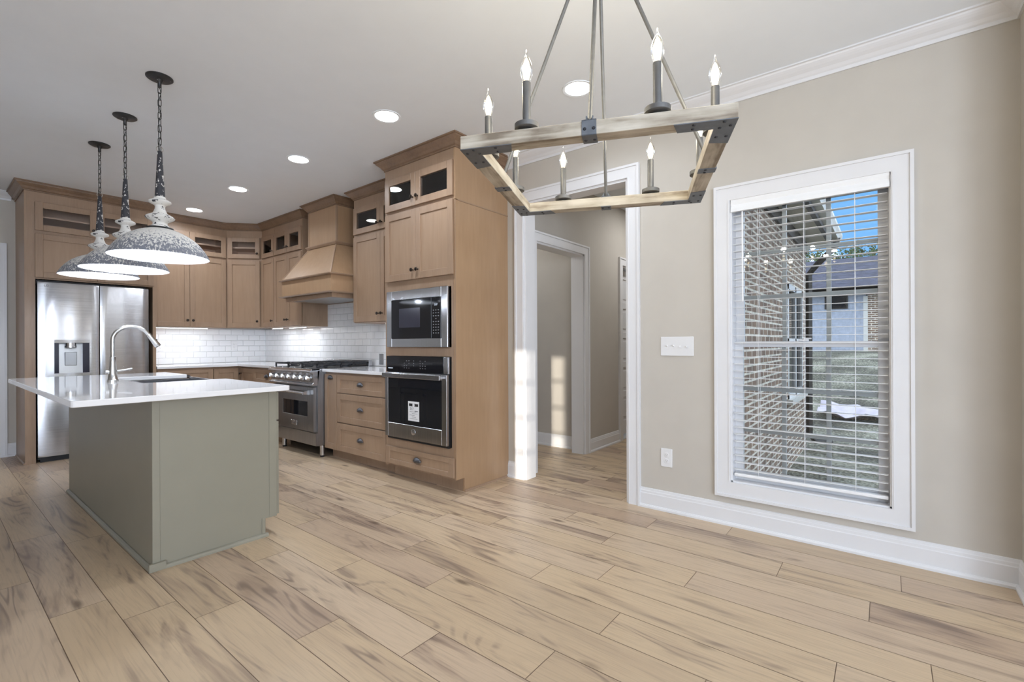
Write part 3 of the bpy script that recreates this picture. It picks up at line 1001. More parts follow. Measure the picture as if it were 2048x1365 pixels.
def crown(parent, path):
    """Local path given from right to left as seen from the front; walked the other way so that out points away from the wall."""
    return MB().sweep(path[::-1], CAB_CROWN).build('crown_moulding', 'crown_wood', parent)


def upper(name, label, loc, rz, w, depth, doors, crown_path, group=None, end_right=False):
    """doors: list of (x0, x1, knob side) used for both the tall doors and the glass doors above them."""
    t = thing(name, label, 'cabinet', loc, rz, group)
    carcass(t, w, depth, Z_UP0, CEIL - 0.001, ((Z_UP0, Z_UP0 + 0.03), (Z_DT - 0.012, Z_G0 + 0.012), (Z_G1 - 0.012, CEIL - 0.002)), shelf=(1.68, 1.98, Z_DT + 0.003, 2.43))
    for x0, x1, kside in doors:
        d = shaker('door', t, x0, x1, Z_UP0 + 0.008, Z_DT)
        g = shaker('glass_door', t, x0, x1, Z_G0, Z_G1, glass=True)
        kx = x0 + STILE / 2 if kside < 0 else x1 - STILE / 2
        knob(d, kx, Z_UP0 + 0.085)
        knob(g, kx, Z_G0 + 0.065)
    if crown_path:
        crown(t, crown_path)
    return t


# --- tall oven cabinet on the range wall
OX = 2.558          # its face frame plane
OY0, OY1 = 2.577, 3.440
t = thing('oven_cabinet', 'tall maple cabinet holding the microwave and the wall oven', 'cabinet', (OX, OY1, 0), RZ)
w = OY1 - OY0
dp = WX - OX
m = MB()
m.box(0, 0.02, 0.0, dp, 0.10, CEIL - 0.001)
for z in (0.106, 0.30, 1.065, 1.095, 1.64, 2.275, CEIL - 0.02):
    m.box(0.02, w - 0.02, 0.019, dp, z, z + 0.016)
m.box(0.02, w - 0.02, dp - 0.008, dp, 0.12, CEIL - 0.02)
m.build('carcass', 'cabinet_wood', t)
m = MB()
m.box(0.021, w - 0.021, 0.03, 0.36, 2.42, 2.432)
m.box(0.021, w - 0.021, 0.36, 0.372, 2.293, CEIL - .03)  # back panel set well forward to look brighter behind the glass
m.build('shelf', 'cabinet_inside', t)
# right side panel: notched at the toe, with a horizontal seam below the top section
m = MB()
m.extrude([(0.0, 0.108), (0.092, 0.108), (0.092, 0.0), (dp, 0.0), (dp, 2.258), (0.0, 2.258)], 'x', w - 0.018, w)
m.build('side_panel', 'warm_lit_veneer', t, bevel=0.001)
MB().box(w - 0.018, w, 0.0, dp, 2.263, Z_CR + 0.02).build('upper_side_panel', 'warm_lit_veneer', t, bevel=0.001)
MB().box(w, w + 0.004, 0.02, dp, 2.254, 2.263).build('seam_strip', 'cabinet_wood', t)
MB().box(w - 0.004, w + 0.003, -0.003, -0.0004, 0.108, 2.258).build('corner_strip', 'cabinet_wood', t)
m = MB()
m.box(0.0205, 0.045, 0, 0.019, 0.108, CEIL - .002)
m.box(w - 0.045, w - 0.0185, 0, 0.019, 0.108, CEIL - .002)
for za, zb in ((0.108, 0.13), (0.268, 0.348), (1.052, 1.126), (1.598, 1.702), (2.25, 2.302), (2.553, CEIL - .002)):
    m.box(0.045, w - 0.045, 0, 0.019, za, zb)
m.build('face_frame', 'cabinet_wood', t)
MB().box(0.0, w - 0.018, 0.092, 0.108, 0, 0.108).build('toe_kick', 'cabinet_wood', t)
MB().sweep([(w + 0.0, 0.092), (w + 0.0, dp)], [(0, 0), (0.012, 0), (0.010, 0.008), (0.004, 0.014), (0, 0.015)]).build('shoe_moulding', 'cabinet_wood', t)
mid = (OY1 - 3.018)
for x0, x1, k in ((0.020, mid - 0.0015, 1), (mid + 0.0015, w - 0.014, -1)):
    d = shaker('door', t, x0, x1, 1.686, Z_DT)
    g = shaker('glass_door', t, x0, x1, Z_G0, Z_G1, glass=True)
    kx = x0 + STILE / 2 if k < 0 else x1 - STILE / 2
    knob(d, kx, 1.686 + 0.075)
    knob(g, kx, Z_G0 + 0.07)
d = shaker('drawer', t, 0.018, w - 0.010, 0.126, 0.275, rail=0.040)
cup_pull(d, w / 2, 0.202)
crown(t, [(w, dp), (w, 0.0), (0.0, 0.0), (0.0, dp)])

# --- microwave (local frame like the cabinet)
t = thing('microwave', 'built in black glass microwave in a stainless trim above the wall oven', 'microwave', (OX - 0.004, OY1, 1.126), RZ)
mx0, mx1, mh = 0.047, 0.800, 0.474
m = MB()
fw, fb, ft = 0.070, 0.072, 0.077
m.box(mx0, mx0 + fw, -0.022, 0, 0, mh)
m.box(mx1 - fw, mx1, -0.022, 0, 0, mh)
m.box(mx0 + fw, mx1 - fw, -0.022, 0, 0, fb)
m.box(mx0 + fw, mx1 - fw, -0.022, 0, mh - ft, mh)
m.build('trim_frame', 'steel', t, bevel=0.002)
g0, g1 = mx0 + fw, mx1 - fw
sp = g1 - 0.108
MB().box(g0, sp - 0.001, -0.026, 0.10, fb, mh - ft).build('door', 'black_gloss', t, bevel=0.0015)
MB().box(g0 + 0.105, g0 + 0.372, -0.0265, -0.0255, fb + 0.09, fb + 0.25).build('window_screen', 'dispenser_dark', t)
cp = MB().box(sp + 0.001, g1, -0.026, 0.10, fb, mh - ft).build('control_panel', 'black_gloss', t, bevel=0.0015)
text('clock_display', '2:07', 0.022, 'display', cp, ((sp + g1) / 2, -0.0268, mh - ft - 0.062), (pi / 2, 0, 0))
m = MB()
for r in range(9):
    for c in range(3):
        if r == 3 and c != 1:
            continue
        x, z = (sp + g1) / 2 - 0.028 + c * 0.028, mh - ft - 0.105 - r * 0.0225
        m.box(x - 0.006, x + 0.006, -0.0266, -0.0262, z - 0.003, z + 0.003)
m.build('lettering', 'grey_ink', cp)

# --- wall oven
t = thing('wall_oven', 'stainless wall oven with a paper label on its dark glass door', 'oven', (OX - 0.004, OY1, 0.345), RZ)
ox0, ox1 = 0.046, 0.806
MB().box(ox0 + 0.005, ox1 - 0.005, -0.016, 0.5, 0.0, 0.70).build('oven_box', 'black_matte', t)
MB().box(ox0, ox1 - 0.05, -0.024, 0.0, 0.574, 0.704).build('control_panel', 'black_gloss', t, bevel=0.0015)
MB().box(ox1 - 0.05, ox1, -0.022, 0.0, 0.574, 0.704).build('panel_trim', 'steel', t, bevel=0.001)
m = MB()
for i, gx in enumerate((0.24, 0.27, 0.30, 0.36, 0.44, 0.47, 0.50)):
    for r in range(4):
        if (i * 7 + r * 3) % 5 == 0:
            continue
        m.box(ox0 + gx - .004, ox0 + gx + .004, -0.0246, -0.0242, 0.668 - r * 0.02 - .0025, 0.668 - r * 0.02 + .0025)
m.build('lettering', 'grey_ink', t)
m = MB()
m.box(ox0 + .025, ox0 + .087, -0.0246, -0.0242, 0.60, 0.606)
m.build('display_marks', 'display', t)
m = MB()
da, db = 0.022, 0.567
m.box(ox0, ox0 + 0.040, -0.040, -0.016, da, db)
m.box(ox1 - 0.055, ox1, -0.040, -0.016, da, db)
m.box(ox0 + 0.040, ox1 - 0.055, -0.040, -0.016, da, 0.140)
m.box(ox0 + 0.040, ox1 - 0.055, -0.040, -0.016, 0.525, db)
door = m.build('door', 'steel', t, bevel=0.002)
MB().box(ox0 + 0.040, ox1 - 0.055, -0.038, -0.018, 0.140, 0.525).build('door_glass', 'dark_glass', door)
m = MB()
m.box(ox0 + 0.01, ox1 - 0.035, -0.082, -0.066, 0.527, 0.565)
for x in (ox0 + 0.03, ox1 - 0.06):
    m.box(x, x + 0.02, -0.068, -0.038, 0.535, 0.558)
m.build('handle', 'steel', door, bevel=0.003)
MB().lathe_on([(0.024, 0), (0.024, 0.003), (0.021, 0.004), (0.0, 0.004)], ((ox0 + ox1) / 2 - 0.01, -0.040, 0.088), (0, -1, 0), 24).build('badge', 'chrome', door, smooth=True)
text('badge_letters', 'GE', 0.020, 'steel_dark', door, ((ox0 + ox1) / 2 - 0.01, -0.0445, 0.088), (pi / 2, 0, 0))
sx0, sx1, sz0, sz1 = OY1 - 3.089, OY1 - 2.952, 0.178, 0.338
MB().box(sx0, sx1, -0.0392, -0.0384, sz0, sz1).build('paper_label', 'label_white', t)
m = MB()
m.box(sx0 + .012, sx1 - .012, -0.0396, -0.0391, sz1 - 0.040, sz1 - 0.018)
m.build('label_band', 'ink', t)
MB().lathe_on([(0.014, 0), (0.0, 0.0001)], ((sx0 + sx1) / 2, -0.0397, sz1 - 0.029), (0, -1, 0), 18).build('label_disc', 'label_white', t)
text('label_number', '317', 0.030, 'ink', t, (sx0 + 0.045, -0.0394, sz1 - 0.062), (pi / 2, 0, 0))
m = MB()
for i in range(5):
    m.box(sx0 + .02 + (i % 2) * .03, sx1 - .02 - (i % 3) * .018, -0.0396, -0.0391, sz0 + 0.018 + i * 0.014, sz0 + 0.021 + i * 0.014)
m.box(sx1 - .055, sx1 - .016, -0.0396, -0.0391, sz0 + 0.078, sz0 + 0.086)
m.build('label_print', 'grey_ink', t)

# --- base cabinets on the range wall
dpb = WX - BX


def base(name, label, loc, rz, w, depth, toe=True, rails=()):
    t = thing(name, label, 'cabinet', loc, rz)
    carcass(t, w, depth, 0.104, 0.874, ((0.104, 0.13), (0.845, 0.874)) + tuple(rails))
    if toe:
        MB().box(0, w, 0.075, 0.09, 0, 0.104).build('toe_kick', 'cabinet_wood', t)
    return t


t = base('drawer_cabinet', 'maple base cabinet of three drawers left of the wall oven', (BX, 4.252, 0), RZ, 4.252 - OY1 - 0.002, dpb, rails=((0.658, 0.69), (0.372, 0.40)))
w = 4.252 - OY1
for z0, z1, rl in ((0.676, 0.852, 0.048), (0.388, 0.668, STILE), (0.106, 0.378, STILE)):
    d = shaker('drawer', t, 0.004, w - 0.030, z0, z1, rail=rl)
    cup_pull(d, w / 2 - 0.012, (z0 + z1) / 2 + 0.008)
t = base('pullout_cabinet', 'narrow maple pull out cabinet between the range and the drawers', (BX, 4.480, 0), RZ, 4.480 - 4.252, dpb)
d = shaker('door', t, 0.004, 4.480 - 4.252 - 0.002, 0.106, 0.852)
cup_pull(d, 0.114, 0.822)
RY0, RY1 = 4.485, 5.388     # range
t = base('drawer_cabinet', 'maple base cabinet with a top drawer on the corner side of the range', (BX, 6.120, 0), RZ, 6.120 - RY1 - 0.004, dpb, rails=((0.672, 0.70),))
w = 6.120 - RY1 - 0.004
d = shaker('drawer', t, 0.010, w - 0.006, 0.690, 0.852, rail=0.045)
cup_pull(d, w / 2, 0.775)
for x0, x1, k in ((0.010, w / 2 - 0.001, 1), (w / 2 + 0.001, w - 0.006, -1)):
    d = shaker('door', t, x0, x1, 0.106, 0.680)
    knob(d, x0 + STILE / 2 if k < 0 else x1 - STILE / 2, 0.62)
# corner cabinet with a folding door, range side and refrigerator side at right angles
t = thing('corner_base_cabinet', 'maple corner base cabinet with a folding two leaf door', 'cabinet', (0, 0, 0))
m = MB()
m.prism([(2.29, WY - .012), (2.29, BY + .02), (BX + .02, BY + .02), (BX + .02, 6.124), (WX - .012, 6.124), (WX - .012, WY - .012)], 0.104, 0.874)
m.build('carcass', 'cabinet_wood', t)
MB().prism([(2.29, BY + .12), (2.29, BY + .075), (BX + .075, BY + .075), (BX + .075, 6.124), (BX + .09, 6.124), (BX + .09, BY + .09), (2.30, BY + .09), (2.30, BY + .12)], 0, 0.104).build('toe_kick', 'cabinet_wood', t)
ld = thing('door_leaf', None, None, (2.29, BY + .02, 0))
ld.parent = t
ld.name = 'door'
d = shaker('door_face', ld, 0.006, 0.290, 0.106, 0.852)
ld2 = bpy.data.objects.new('door', None)
COL.objects.link(ld2)
ld2.parent = t
ld2.location = (BX + .02, BY - 0.01, 0)
ld2.rotation_euler = (0, 0, RZ)
d = shaker('door_face', ld2, 0.014, 0.405, 0.106, 0.852)
k = knob(ld2, 0.04, 0.785)
# refrigerator side drawers
t = base('drawer_cabinet', 'maple base cabinet with a wide top drawer beside the refrigerator', (1.702, BY, 0), 0, 2.288 - 1.702, WY - BY, rails=((0.672, 0.70),))
w = 2.288 - 1.702
d = shaker('drawer', t, 0.010, w - 0.006, 0.690, 0.852, rail=0.045)
cup_pull(d, w / 2, 0.775)
for x0, x1, k in ((0.010, w / 2 - 0.001, 1), (w / 2 + 0.001, w - 0.006, -1)):
    d = shaker('door', t, x0, x1, 0.106, 0.680)
    knob(d, x0 + STILE / 2 if k < 0 else x1 - STILE / 2, 0.62)

# --- countertops
CT0, CT1 = 0.875, 0.905
m = MB().box(2.553, WX - 0.012, OY1 + 0.001, RY0 - 0.004, CT0, CT1)
tag(m.build('countertop', 'quartz_white', bevel=0.003, seg=2), 'white quartz countertop between the range and the oven cabinet', 'countertop')
m = MB().prism([(1.702, WY - 0.012), (1.702, 6.503), (2.553, 6.503), (2.553, RY1 + 0.004), (WX - 0.012, RY1 + 0.004), (WX - 0.012, WY - 0.012)], CT0, CT1)
tag(m.build('countertop', 'quartz_white', bevel=0.003, seg=2), 'white quartz L shaped countertop turning the kitchen corner', 'countertop')

# --- tiled backsplash
m = MB()
m.box(WX - 0.010, WX, OY1 + .001, WY - 0.010, CT1 + 0.0005, 1.37)
m.box(WX - 0.010, WX, 4.385, 5.452, 1.37, 1.80)
struct(m.build('backsplash_right', 'subway_tile_range'), 'glossy white subway tile behind the range', 'backsplash')
struct(MB().box(1.702, WX - 0.010, WY - 0.010, WY, CT1 + .0005, 1.37).build('backsplash_back', 'subway_tile_back'),
       'glossy white subway tile beside the refrigerator', 'backsplash')
outlet('white outlet on the tiles nearest the refrigerator', (1.90, WY - 0.010, 1.135), 0)
outlet('white outlet on the tiles near the kitchen corner', (2.76, WY - 0.010, 1.135), 0)
outlet('grey outlet on the tiles beside the oven cabinet', (WX - 0.010, 4.36, 0.985), RZ, 'panel_grey', 0.95)

# --- range
RX = 2.474          # oven door face
t = thing('gas_range', 'stainless gas range with a row of knobs under the hood', 'range', (RX, RY1, 0), RZ)
w = RY1 - RY0
dp = WX - 0.03 - RX
m = MB()
m.box(0, w, 0.035, dp, 0.125, 0.885)
m.build('body', 'steel_dark', t)
m = MB()
m.extrude([(-0.040, 0.888), (-0.048, 0.880), (-0.048, 0.868), (-0.022, 0.858), (-0.010, 0.765), (-0.030, 0.752), (-0.030, 0.738), (0.035, 0.738), (0.06, 0.905), (-0.03, 0.905)], 'x', 0, w)
m.build('control_panel', 'steel', t, bevel=0.002)
m = MB()
m.box(0.0, w, -0.03, dp, 0.888, 0.906)
m.build('cooktop', 'steel', t, bevel=0.002)
MB().box(0.02, w - 0.02, 0.035, dp - 0.06, 0.906, 0.909).build('burner_tray', 'black_matte', t)
m = MB()
m.box(0.01, w - 0.01, dp - 0.05, dp - 0.005, 0.906, 0.972)
m.build('back_guard', 'steel', t, bevel=0.002)
for bx in (0.155, 0.452, 0.748):
    for by in (0.17, 0.45):
        MB().lathe([(0.055, 0.909), (0.055, 0.918), (0.038, 0.922), (0.038, 0.930), (0.0, 0.932)], 20, bx, by).build('burner', 'iron', t, smooth=True)
for gi in range(3):
    g0, g1 = 0.012 + gi * 0.294, 0.012 + (gi + 1) * 0.294 - 0.004
    m = MB()
    zt, zb = 0.952, 0.938
    for x in (g0, g1 - 0.012):
        m.box(x, x + 0.012, 0.030, dp - 0.065, zb, zt)
    for y in (0.030, 0.30, dp - 0.077):
        m.box(g0, g1, y, y + 0.012, zb, zt)
    for y in (0.17, 0.45):
        m.box(g0, g0 + 0.105, y - 0.006, y + 0.006, zb + .002, zt + .004)
        m.box(g1 - 0.105, g1, y - 0.006, y + 0.006, zb + .002, zt + .004)
        for x in ((g0 + g1) / 2,):
            m.box(x - .006, x + .006, y - 0.12, y - 0.045, zb + .002, zt + .004)
            m.box(x - .006, x + .006, y + 0.045, y + 0.12, zb + .002, zt + .004)
    for x in (g0, g1 - 0.012):
        for y in (0.030, 0.30, dp - 0.077):
            m.box(x, x + 0.012, y, y + 0.012, 0.909, zb)
    m.build('grate', 'iron', t)
for i in range(7):
    kx = 0.065 + i * (w - 0.13) / 6
    kz = 0.812
    ky = -0.016
    kb = MB().lathe_on([(0.033, 0), (0.033, 0.006), (0.028, 0.008), (0.024, 0.034), (0.021, 0.038), (0.0, 0.039)], (kx, ky, kz), (0, -1, 0.12), 20).build('control_knob', 'chrome', t, smooth=True)
    MB().box(kx - 0.004, kx + 0.004, ky - 0.050, ky - 0.034, kz - 0.012, kz + 0.030).build('knob_grip', 'chrome', kb, bevel=0.002)
m = MB()
dx0, dx1, dz0, dz1 = 0.02, w - 0.022, 0.268, 0.718
wx0, wx1, wz0, wz1 = RY1 - 5.144, RY1 - 4.624, 0.416, 0.568
m.box(dx0, wx0, 0, 0.034, dz0, dz1)
m.box(wx1, dx1, 0, 0.034, dz0, dz1)
m.box(wx0, wx1, 0, 0.034, dz0, wz0)
m.box(wx0, wx1, 0, 0.034, wz1, dz1)
door = m.build('oven_door', 'steel_dark', t, bevel=0.002)
MB().box(wx0, wx1, 0.004, 0.030, wz0, wz1).build('window', 'dark_glass', door)
m = MB().tube([(0.09, -0.055, 0.662), (w - 0.09, -0.055, 0.662)], 0.013, 14)
for x in (0.10, w - 0.10):
    m.extrude([(-0.002, 0.690), (-0.070, 0.676), (-0.070, 0.648), (-0.002, 0.640)], 'x', x - 0.014, x + 0.014)
m.build('handle', 'chrome', door, bevel=0.001)
MB().box(RY1 - 4.955, RY1 - 4.840, -0.003, 0.001, 0.306, 0.356).build('badge', 'chrome', door, bevel=0.001)
text('badge_letters', 'ZLINE', 0.024, 'steel_dark', door, (RY1 - 4.8975, -0.0034, 0.331), (pi / 2, 0, 0))
MB().box(0.004, w - 0.004, 0.014, 0.04, 0.128, 0.256).build('kick_panel', 'steel_dark', t, bevel=0.002)
for x in (0.055, w - 0.05):
    for y in (0.11, dp - 0.08):
        lg = MB().lathe([(0.024, 0.018), (0.024, 0.128)], 18, x, y).build('leg', 'steel', t, smooth=True)
        MB().lathe([(0.020, 0.0), (0.022, 0.018)], 18, x, y).build('foot', 'black_matte', lg)

# --- range hood
HC = 4.93
t = thing('range_hood', 'maple range hood with a flared canopy over the gas range', 'range hood', (WX, HC, 0), RZ)
dA = WX - 2.615
hw = 0.515
hz0, hz1 = 1.700, 1.866
m = MB()
m.box(-hw, hw, -dA, -dA + 0.02, hz0, hz1)
m.box(-hw, -hw + 0.02, -dA + 0.02, -0.011, hz0, hz1)
m.box(hw - 0.02, hw, -dA + 0.02, -0.011, hz0, hz1)
m.build('apron', 'warm_lit_veneer', t, bevel=0.001)
LEDGE = [(0, 0), (0.018, 0), (0.030, 0.010), (0.030, 0.018), (0, 0.018)]
pth = [(-hw, -0.33), (-hw, -dA), (hw, -dA), (hw, -0.33)]
MB().sweep(pth, [(o_, z + hz0 - 0.018) for o_, z in LEDGE]).build('lower_ledge', 'cabinet_wood', t)
MB().sweep(pth, [(o_, z + hz1) for o_, z in LEDGE]).build('upper_ledge', 'cabinet_wood', t)
m = MB()
m.box(-hw + 0.10, hw - 0.10, -dA + 0.06, -0.02, hz0 - 0.055, hz0 - 0.035)
m.build('filter_insert', 'panel_grey', t)
m = MB()
for a, b_, c, d_ in ((-hw + .03, hw - .03, -dA + .03, -dA + .06), (-hw + .03, hw - .03, -.045, -.015), (-hw + .03, -hw + .1, -dA + .06, -.045), (hw - .1, hw - .03, -dA + .06, -.045)):
    m.box(a, b_, c, d_, hz0 - 0.060, hz0 - 0.015)
m.build('liner', 'cabinet_wood', t)
dC = WX - 2.815
cwd = 0.285
zc = 2.235
m = MB()
zb = hz1 + 0.018
m.hexa([(-hw, -dA, zb), (hw, -dA, zb), (hw, -0.011, zb), (-hw, -0.011, zb)], [(-cwd, -dC, zc), (cwd, -dC, zc), (cwd, -0.011, zc), (-cwd, -0.011, zc)])
m.build('flared_canopy', 'warm_lit_veneer', t)
for sx in (-1, 1):
    MB().tube([(sx * hw, -dA - .001, zb), (sx * cwd, -dC - .001, zc)], 0.007, 6).build('corner_bead', 'cabinet_wood', t)
MB().box(-cwd, cwd, -dC, -0.011, zc, CEIL - 0.002).build('chimney', 'warm_lit_veneer', t)
for sx in (-1, 1):
    MB().box(sx * cwd - 0.010, sx * cwd + 0.010, -dC - 0.004, -dC + 0.018, zc, CEIL - 0.09).build('corner_strip', 'cabinet_wood', t)
MB().sweep([(-cwd, -0.02), (-cwd, -dC), (cwd, -dC), (cwd, -0.02)], [(o_, z + zc) for o_, z in ((0, 0), (0.010, 0), (0.030, 0.020), (0.030, 0.026), (0, 0.026))]).build('neck_moulding', 'cabinet_wood', t)
crown(t, [(cwd, -0.02), (cwd, -dC), (-cwd, -dC), (-cwd, -0.02)])
lamp('SPOT', 'hood_lamp', (WX - 0.30, HC + 0.22, 1.63), 1.6, (1, 0.95, 0.88), (0, 0, 0), spot_size=radians(110), spot_blend=0.6, shadow_soft_size=0.03)
lamp('SPOT', 'hood_lamp', (WX - 0.30, HC - 0.22, 1.63), 1.6, (1, 0.95, 0.88), (0, 0, 0), spot_size=radians(110), spot_blend=0.6, shadow_soft_size=0.03)

# --- wall cabinets
w = 4.385 - OY1
upper('wall_cabinet', 'maple wall cabinet with paired doors between the hood and the oven cabinet', (FX, 4.385, 0), RZ, w, WX - FX,
      [(0.012, w / 2 - 0.0015, 1), (w / 2 + 0.0015, w - 0.008, -1)], [(w, 0.0), (0.0, 0.0), (0.0, 0.32)])
DYD, DXD = 6.515, 2.548      # ends of the diagonal corner cabinet's face
w = 6.150 - 5.452
upper('wall_cabinet', 'maple wall cabinet with paired doors on the corner side of the hood', (FX, 6.150, 0), RZ, w, WX - FX,
      [(0.006, w / 2 - 0.0015, 1), (w / 2 + 0.0015, w - 0.010, -1)], [(w, 0.32), (w, 0.0), (0.0, 0.0)])
w = DYD - 6.152
upper('wall_cabinet', 'narrow maple single door wall cabinet next to the diagonal corner', (FX, DYD, 0), RZ, w, WX - FX,
      [(0.020, w - 0.004, 1)], [(w, 0.0), (0.0, 0.0)])
L = sqrt((FX - DXD) ** 2 + (FY - DYD) ** 2)
ang = atan2(DYD - FY, FX - DXD)
t = upper('corner_wall_cabinet', 'maple diagonal corner wall cabinet with one glass door over one solid door', (DXD, FY, 0), ang, L, 0.30,
          [(0.022, L - 0.022, 1)], [(L, 0.0), (0.0, 0.0)])
w = DXD - 1.700
upper('wall_cabinet', 'wide maple wall cabinet between the refrigerator and the corner', (1.700, FY, 0), 0, w, WY - FY,
      [(0.030, 0.4215, 1), (0.4245, w - 0.012, -1)], [(w, 0.0), (0.0, 0.0)])
# --- refrigerator surround
PX0, PX1, PY = 0.650, 1.698, 6.520
t = thing('refrigerator_cabinet', 'maple surround with cabinets above the refrigerator', 'cabinet', (PX0, PY, 0), 0)
w = PX1 - PX0
dp = WY - PY
MB().box(0, 0.019, 0.0, dp, 0, CEIL - .002).build('left_panel', 'cabinet_panel_wood', t)
MB().box(w - 0.030, w, 0.0, dp, 0, CEIL - .002).build('right_panel', 'cabinet_panel_wood', t)
MB().box(0.0005, 0.075, -0.004, -0.0005, 0, 2.43).build('left_stile', 'cabinet_wood', t)
m = MB()
m.box(0.0195, 0.072, 0.0, 0.019, 0.0, CEIL - .002)
for za, zb in ((1.806, 1.83), (2.245, 2.302), (2.550, CEIL - .002)):
    m.box(0.072, w - 0.03, 0, 0.019, za, zb)
m.build('face_frame', 'cabinet_wood', t)
m = MB()
for z in (1.806, 2.270, 2.60):
    m.box(0.019, w - 0.03, 0.019, dp, z, z + 0.018)
m.box(0.019, w - 0.03, dp - .01, dp, 1.81, CEIL - .01)
m.build('carcass', 'cabinet_wood', t)
m = MB()
m.box(0.021, w - 0.031, 0.03, 0.40, 2.42, 2.432)
m.box(0.021, w - 0.031, 0.40, 0.412, 2.29, CEIL - .03)  # back brought forward so the glass-door section looks brighter
m.build('shelf', 'cabinet_inside', t)
x0, xm, x1 = 0.073, 0.5375, w - 0.022
for a, b_, k in ((x0, xm - .0015, 1), (xm + .0015, x1, -1)):
    d = shaker('door', t, a, b_, 1.820, 2.250)
    g = shaker('glass_door', t, a, b_, 2.282, 2.560, glass=True)
    kx = a + STILE / 2 if k < 0 else b_ - STILE / 2
    knob(d, kx, 1.90)
    knob(g, kx, 2.345)
crown(t, [(w, 0.3), (w, 0.0), (0.0, 0.0), (0.0, dp)])
MB().sweep([(0.0, dp), (0.0, 0.0)], [(0, 0), (0.012, 0), (0.010, 0.008), (0.004, 0.014), (0, 0.015)]).build('shoe_moulding', 'cabinet_wood', t)

# --- refrigerator
t = thing('refrigerator', 'stainless french door refrigerator with an ice and water dispenser', 'refrigerator', (0.735, 6.46, 0), 0)
fw = 0.885
MB().box(0.004, fw - 0.004, 0.075, 0.66, 0.025, 1.765).build('case', 'black_matte', t)
MB().box(0.02, fw - 0.02, 0.06, 0.12, 0.0, 0.05).build('base_grille', 'black_matte', t)


def fdoor(name, x0, x1, z0, z1, hole=None):
    """A door whose front bulges gently outwards; hole leaves the dispenser recess open."""
    n = 14
    xs = [x0 + (x1 - x0) * i / n for i in range(n + 1)]
    if hole:
        xs = sorted(set([round(x, 5) for x in xs if not (hole[0] - .012 < x < hole[0] + .012 or hole[1] - .012 < x < hole[1] + .012)] + [hole[0], hole[1]]))
    zs = [z0, z1] if not hole else [z0, hole[2], hole[3], z1]
    zs = sorted(set(zs + [z0 + 0.02, z1 - 0.02]))

    def yf(x, z):
        u = (x - 0.0) / fw
        y = 0.012 * (2 * u - 1) ** 2 + 0.004
        e = min(x - x0, x1 - x)
        if e < 0.008:
            y += 0.006 * (1 - e / 0.008)
        if z < z0 + 0.001 or z > z1 - 0.001:
            y += 0.006
        return y
    vs, fs = [], []
    nz = len(zs)
    for x in xs:
        for z in zs:
            vs.append((x, yf(x, z), z))
    nb = len(vs)
    for i in range(len(xs) - 1):
        for j in range(nz - 1):
            if hole and xs[i] >= hole[0] - 1e-6 and xs[i + 1] <= hole[1] + 1e-6 and zs[j] >= hole[2] - 1e-6 and zs[j + 1] <= hole[3] + 1e-6:
                continue
            fs.append((i * nz + j, (i + 1) * nz + j, (i + 1) * nz + j + 1, i * nz + j + 1))
    m = MB().add(vs, fs)
    # sides
    yb = 0.07
    for (xa, xb_) in ((x0, x0), (x1, x1)):
        for j in range(nz - 1):
            m.add([(xa, yf(xa, zs[j]), zs[j]), (xa, yb, zs[j]), (xa, yb, zs[j + 1]), (xa, yf(xa, zs[j + 1]), zs[j + 1])], [(0, 1, 2, 3)])
    for z in (z0, z1):
        for i in range(len(xs) - 1):
            m.add([(xs[i], yf(xs[i], z), z), (xs[i + 1], yf(xs[i + 1], z), z), (xs[i + 1], yb, z), (xs[i], yb, z)], [(0, 1, 2, 3)])
    o = m.build(name, 'steel_fridge', t)
    bm = bmesh.new()
    bm.from_mesh(o.data)
    bmesh.ops.remove_doubles(bm, verts=bm.verts, dist=1e-5)
    bmesh.ops.recalc_face_normals(bm, faces=bm.faces)
    bm.to_mesh(o.data)
    bm.free()
    o.data.polygons.foreach_set('use_smooth', [True] * len(o.data.polygons))
    auto_smooth(o, 30)
    return o


H0, H1, V0, V1 = 0.116, 0.380, 0.872, 1.176
fx = 0.462
dl = fdoor('left_door', 0.0, fx - 0.004, 0.72, 1.776, (H0, H1, V0, V1))
dr = fdoor('right_door', fx + 0.004, fw, 0.72, 1.776)
fr = fdoor('freezer_drawer', 0.0, fw, 0.055, 0.708)
MB().box(0.0, fw, 0.10, 0.2, 1.766, 1.800).build('hinge_cover', 'black_matte', t)
MB().box(H0, H0 + 0.034, 0.006, 0.06, V0, V1).build('dispenser_side', 'dispenser_dark', dl)
MB().box(H1 - 0.052, H1, 0.006, 0.06, V0, V1).build('dispenser_side', 'dispenser_dark', dl)
m = MB()
m.hexa([(H0 + .034, 0.012, V0), (H1 - .052, 0.012, V0), (H1 - .052, 0.06, V0), (H0 + .034, 0.06, V0)],
       [(H0 + .034, 0.050, V1), (H1 - .052, 0.050, V1), (H1 - .052, 0.06, V1), (H0 + .034, 0.06, V1)])
m.build('dispenser_back', 'panel_grey', dl)
MB().box(H0 + 0.078, H1 - 0.095, 0.012, 0.030, V0 + 0.075, V0 + 0.212).build('dispenser_paddle', 'panel_grey', dl, bevel=0.004)
m = MB().lathe([(0.046, V1 - 0.046), (0.046, V1 - 0.03), (0.042, V1 - 0.028), (0.042, V1)], 24, (H0 + H1) / 2 - 0.008, 0.038)
m.build('dispenser_chute', 'chrome', dl, smooth=True)
m = MB()
m.box(H0 - 0.002, H1 + 0.002, 0.001, 0.06, V1 - 0.001, V1 + 0.030)
m.build('dispenser_header', 'steel_fridge', dl, bevel=0.002)
text('logo', 'LG', 0.028, 'grey_ink', dl, (0.062, 0.0095, 1.742), (pi / 2, 0, 0))

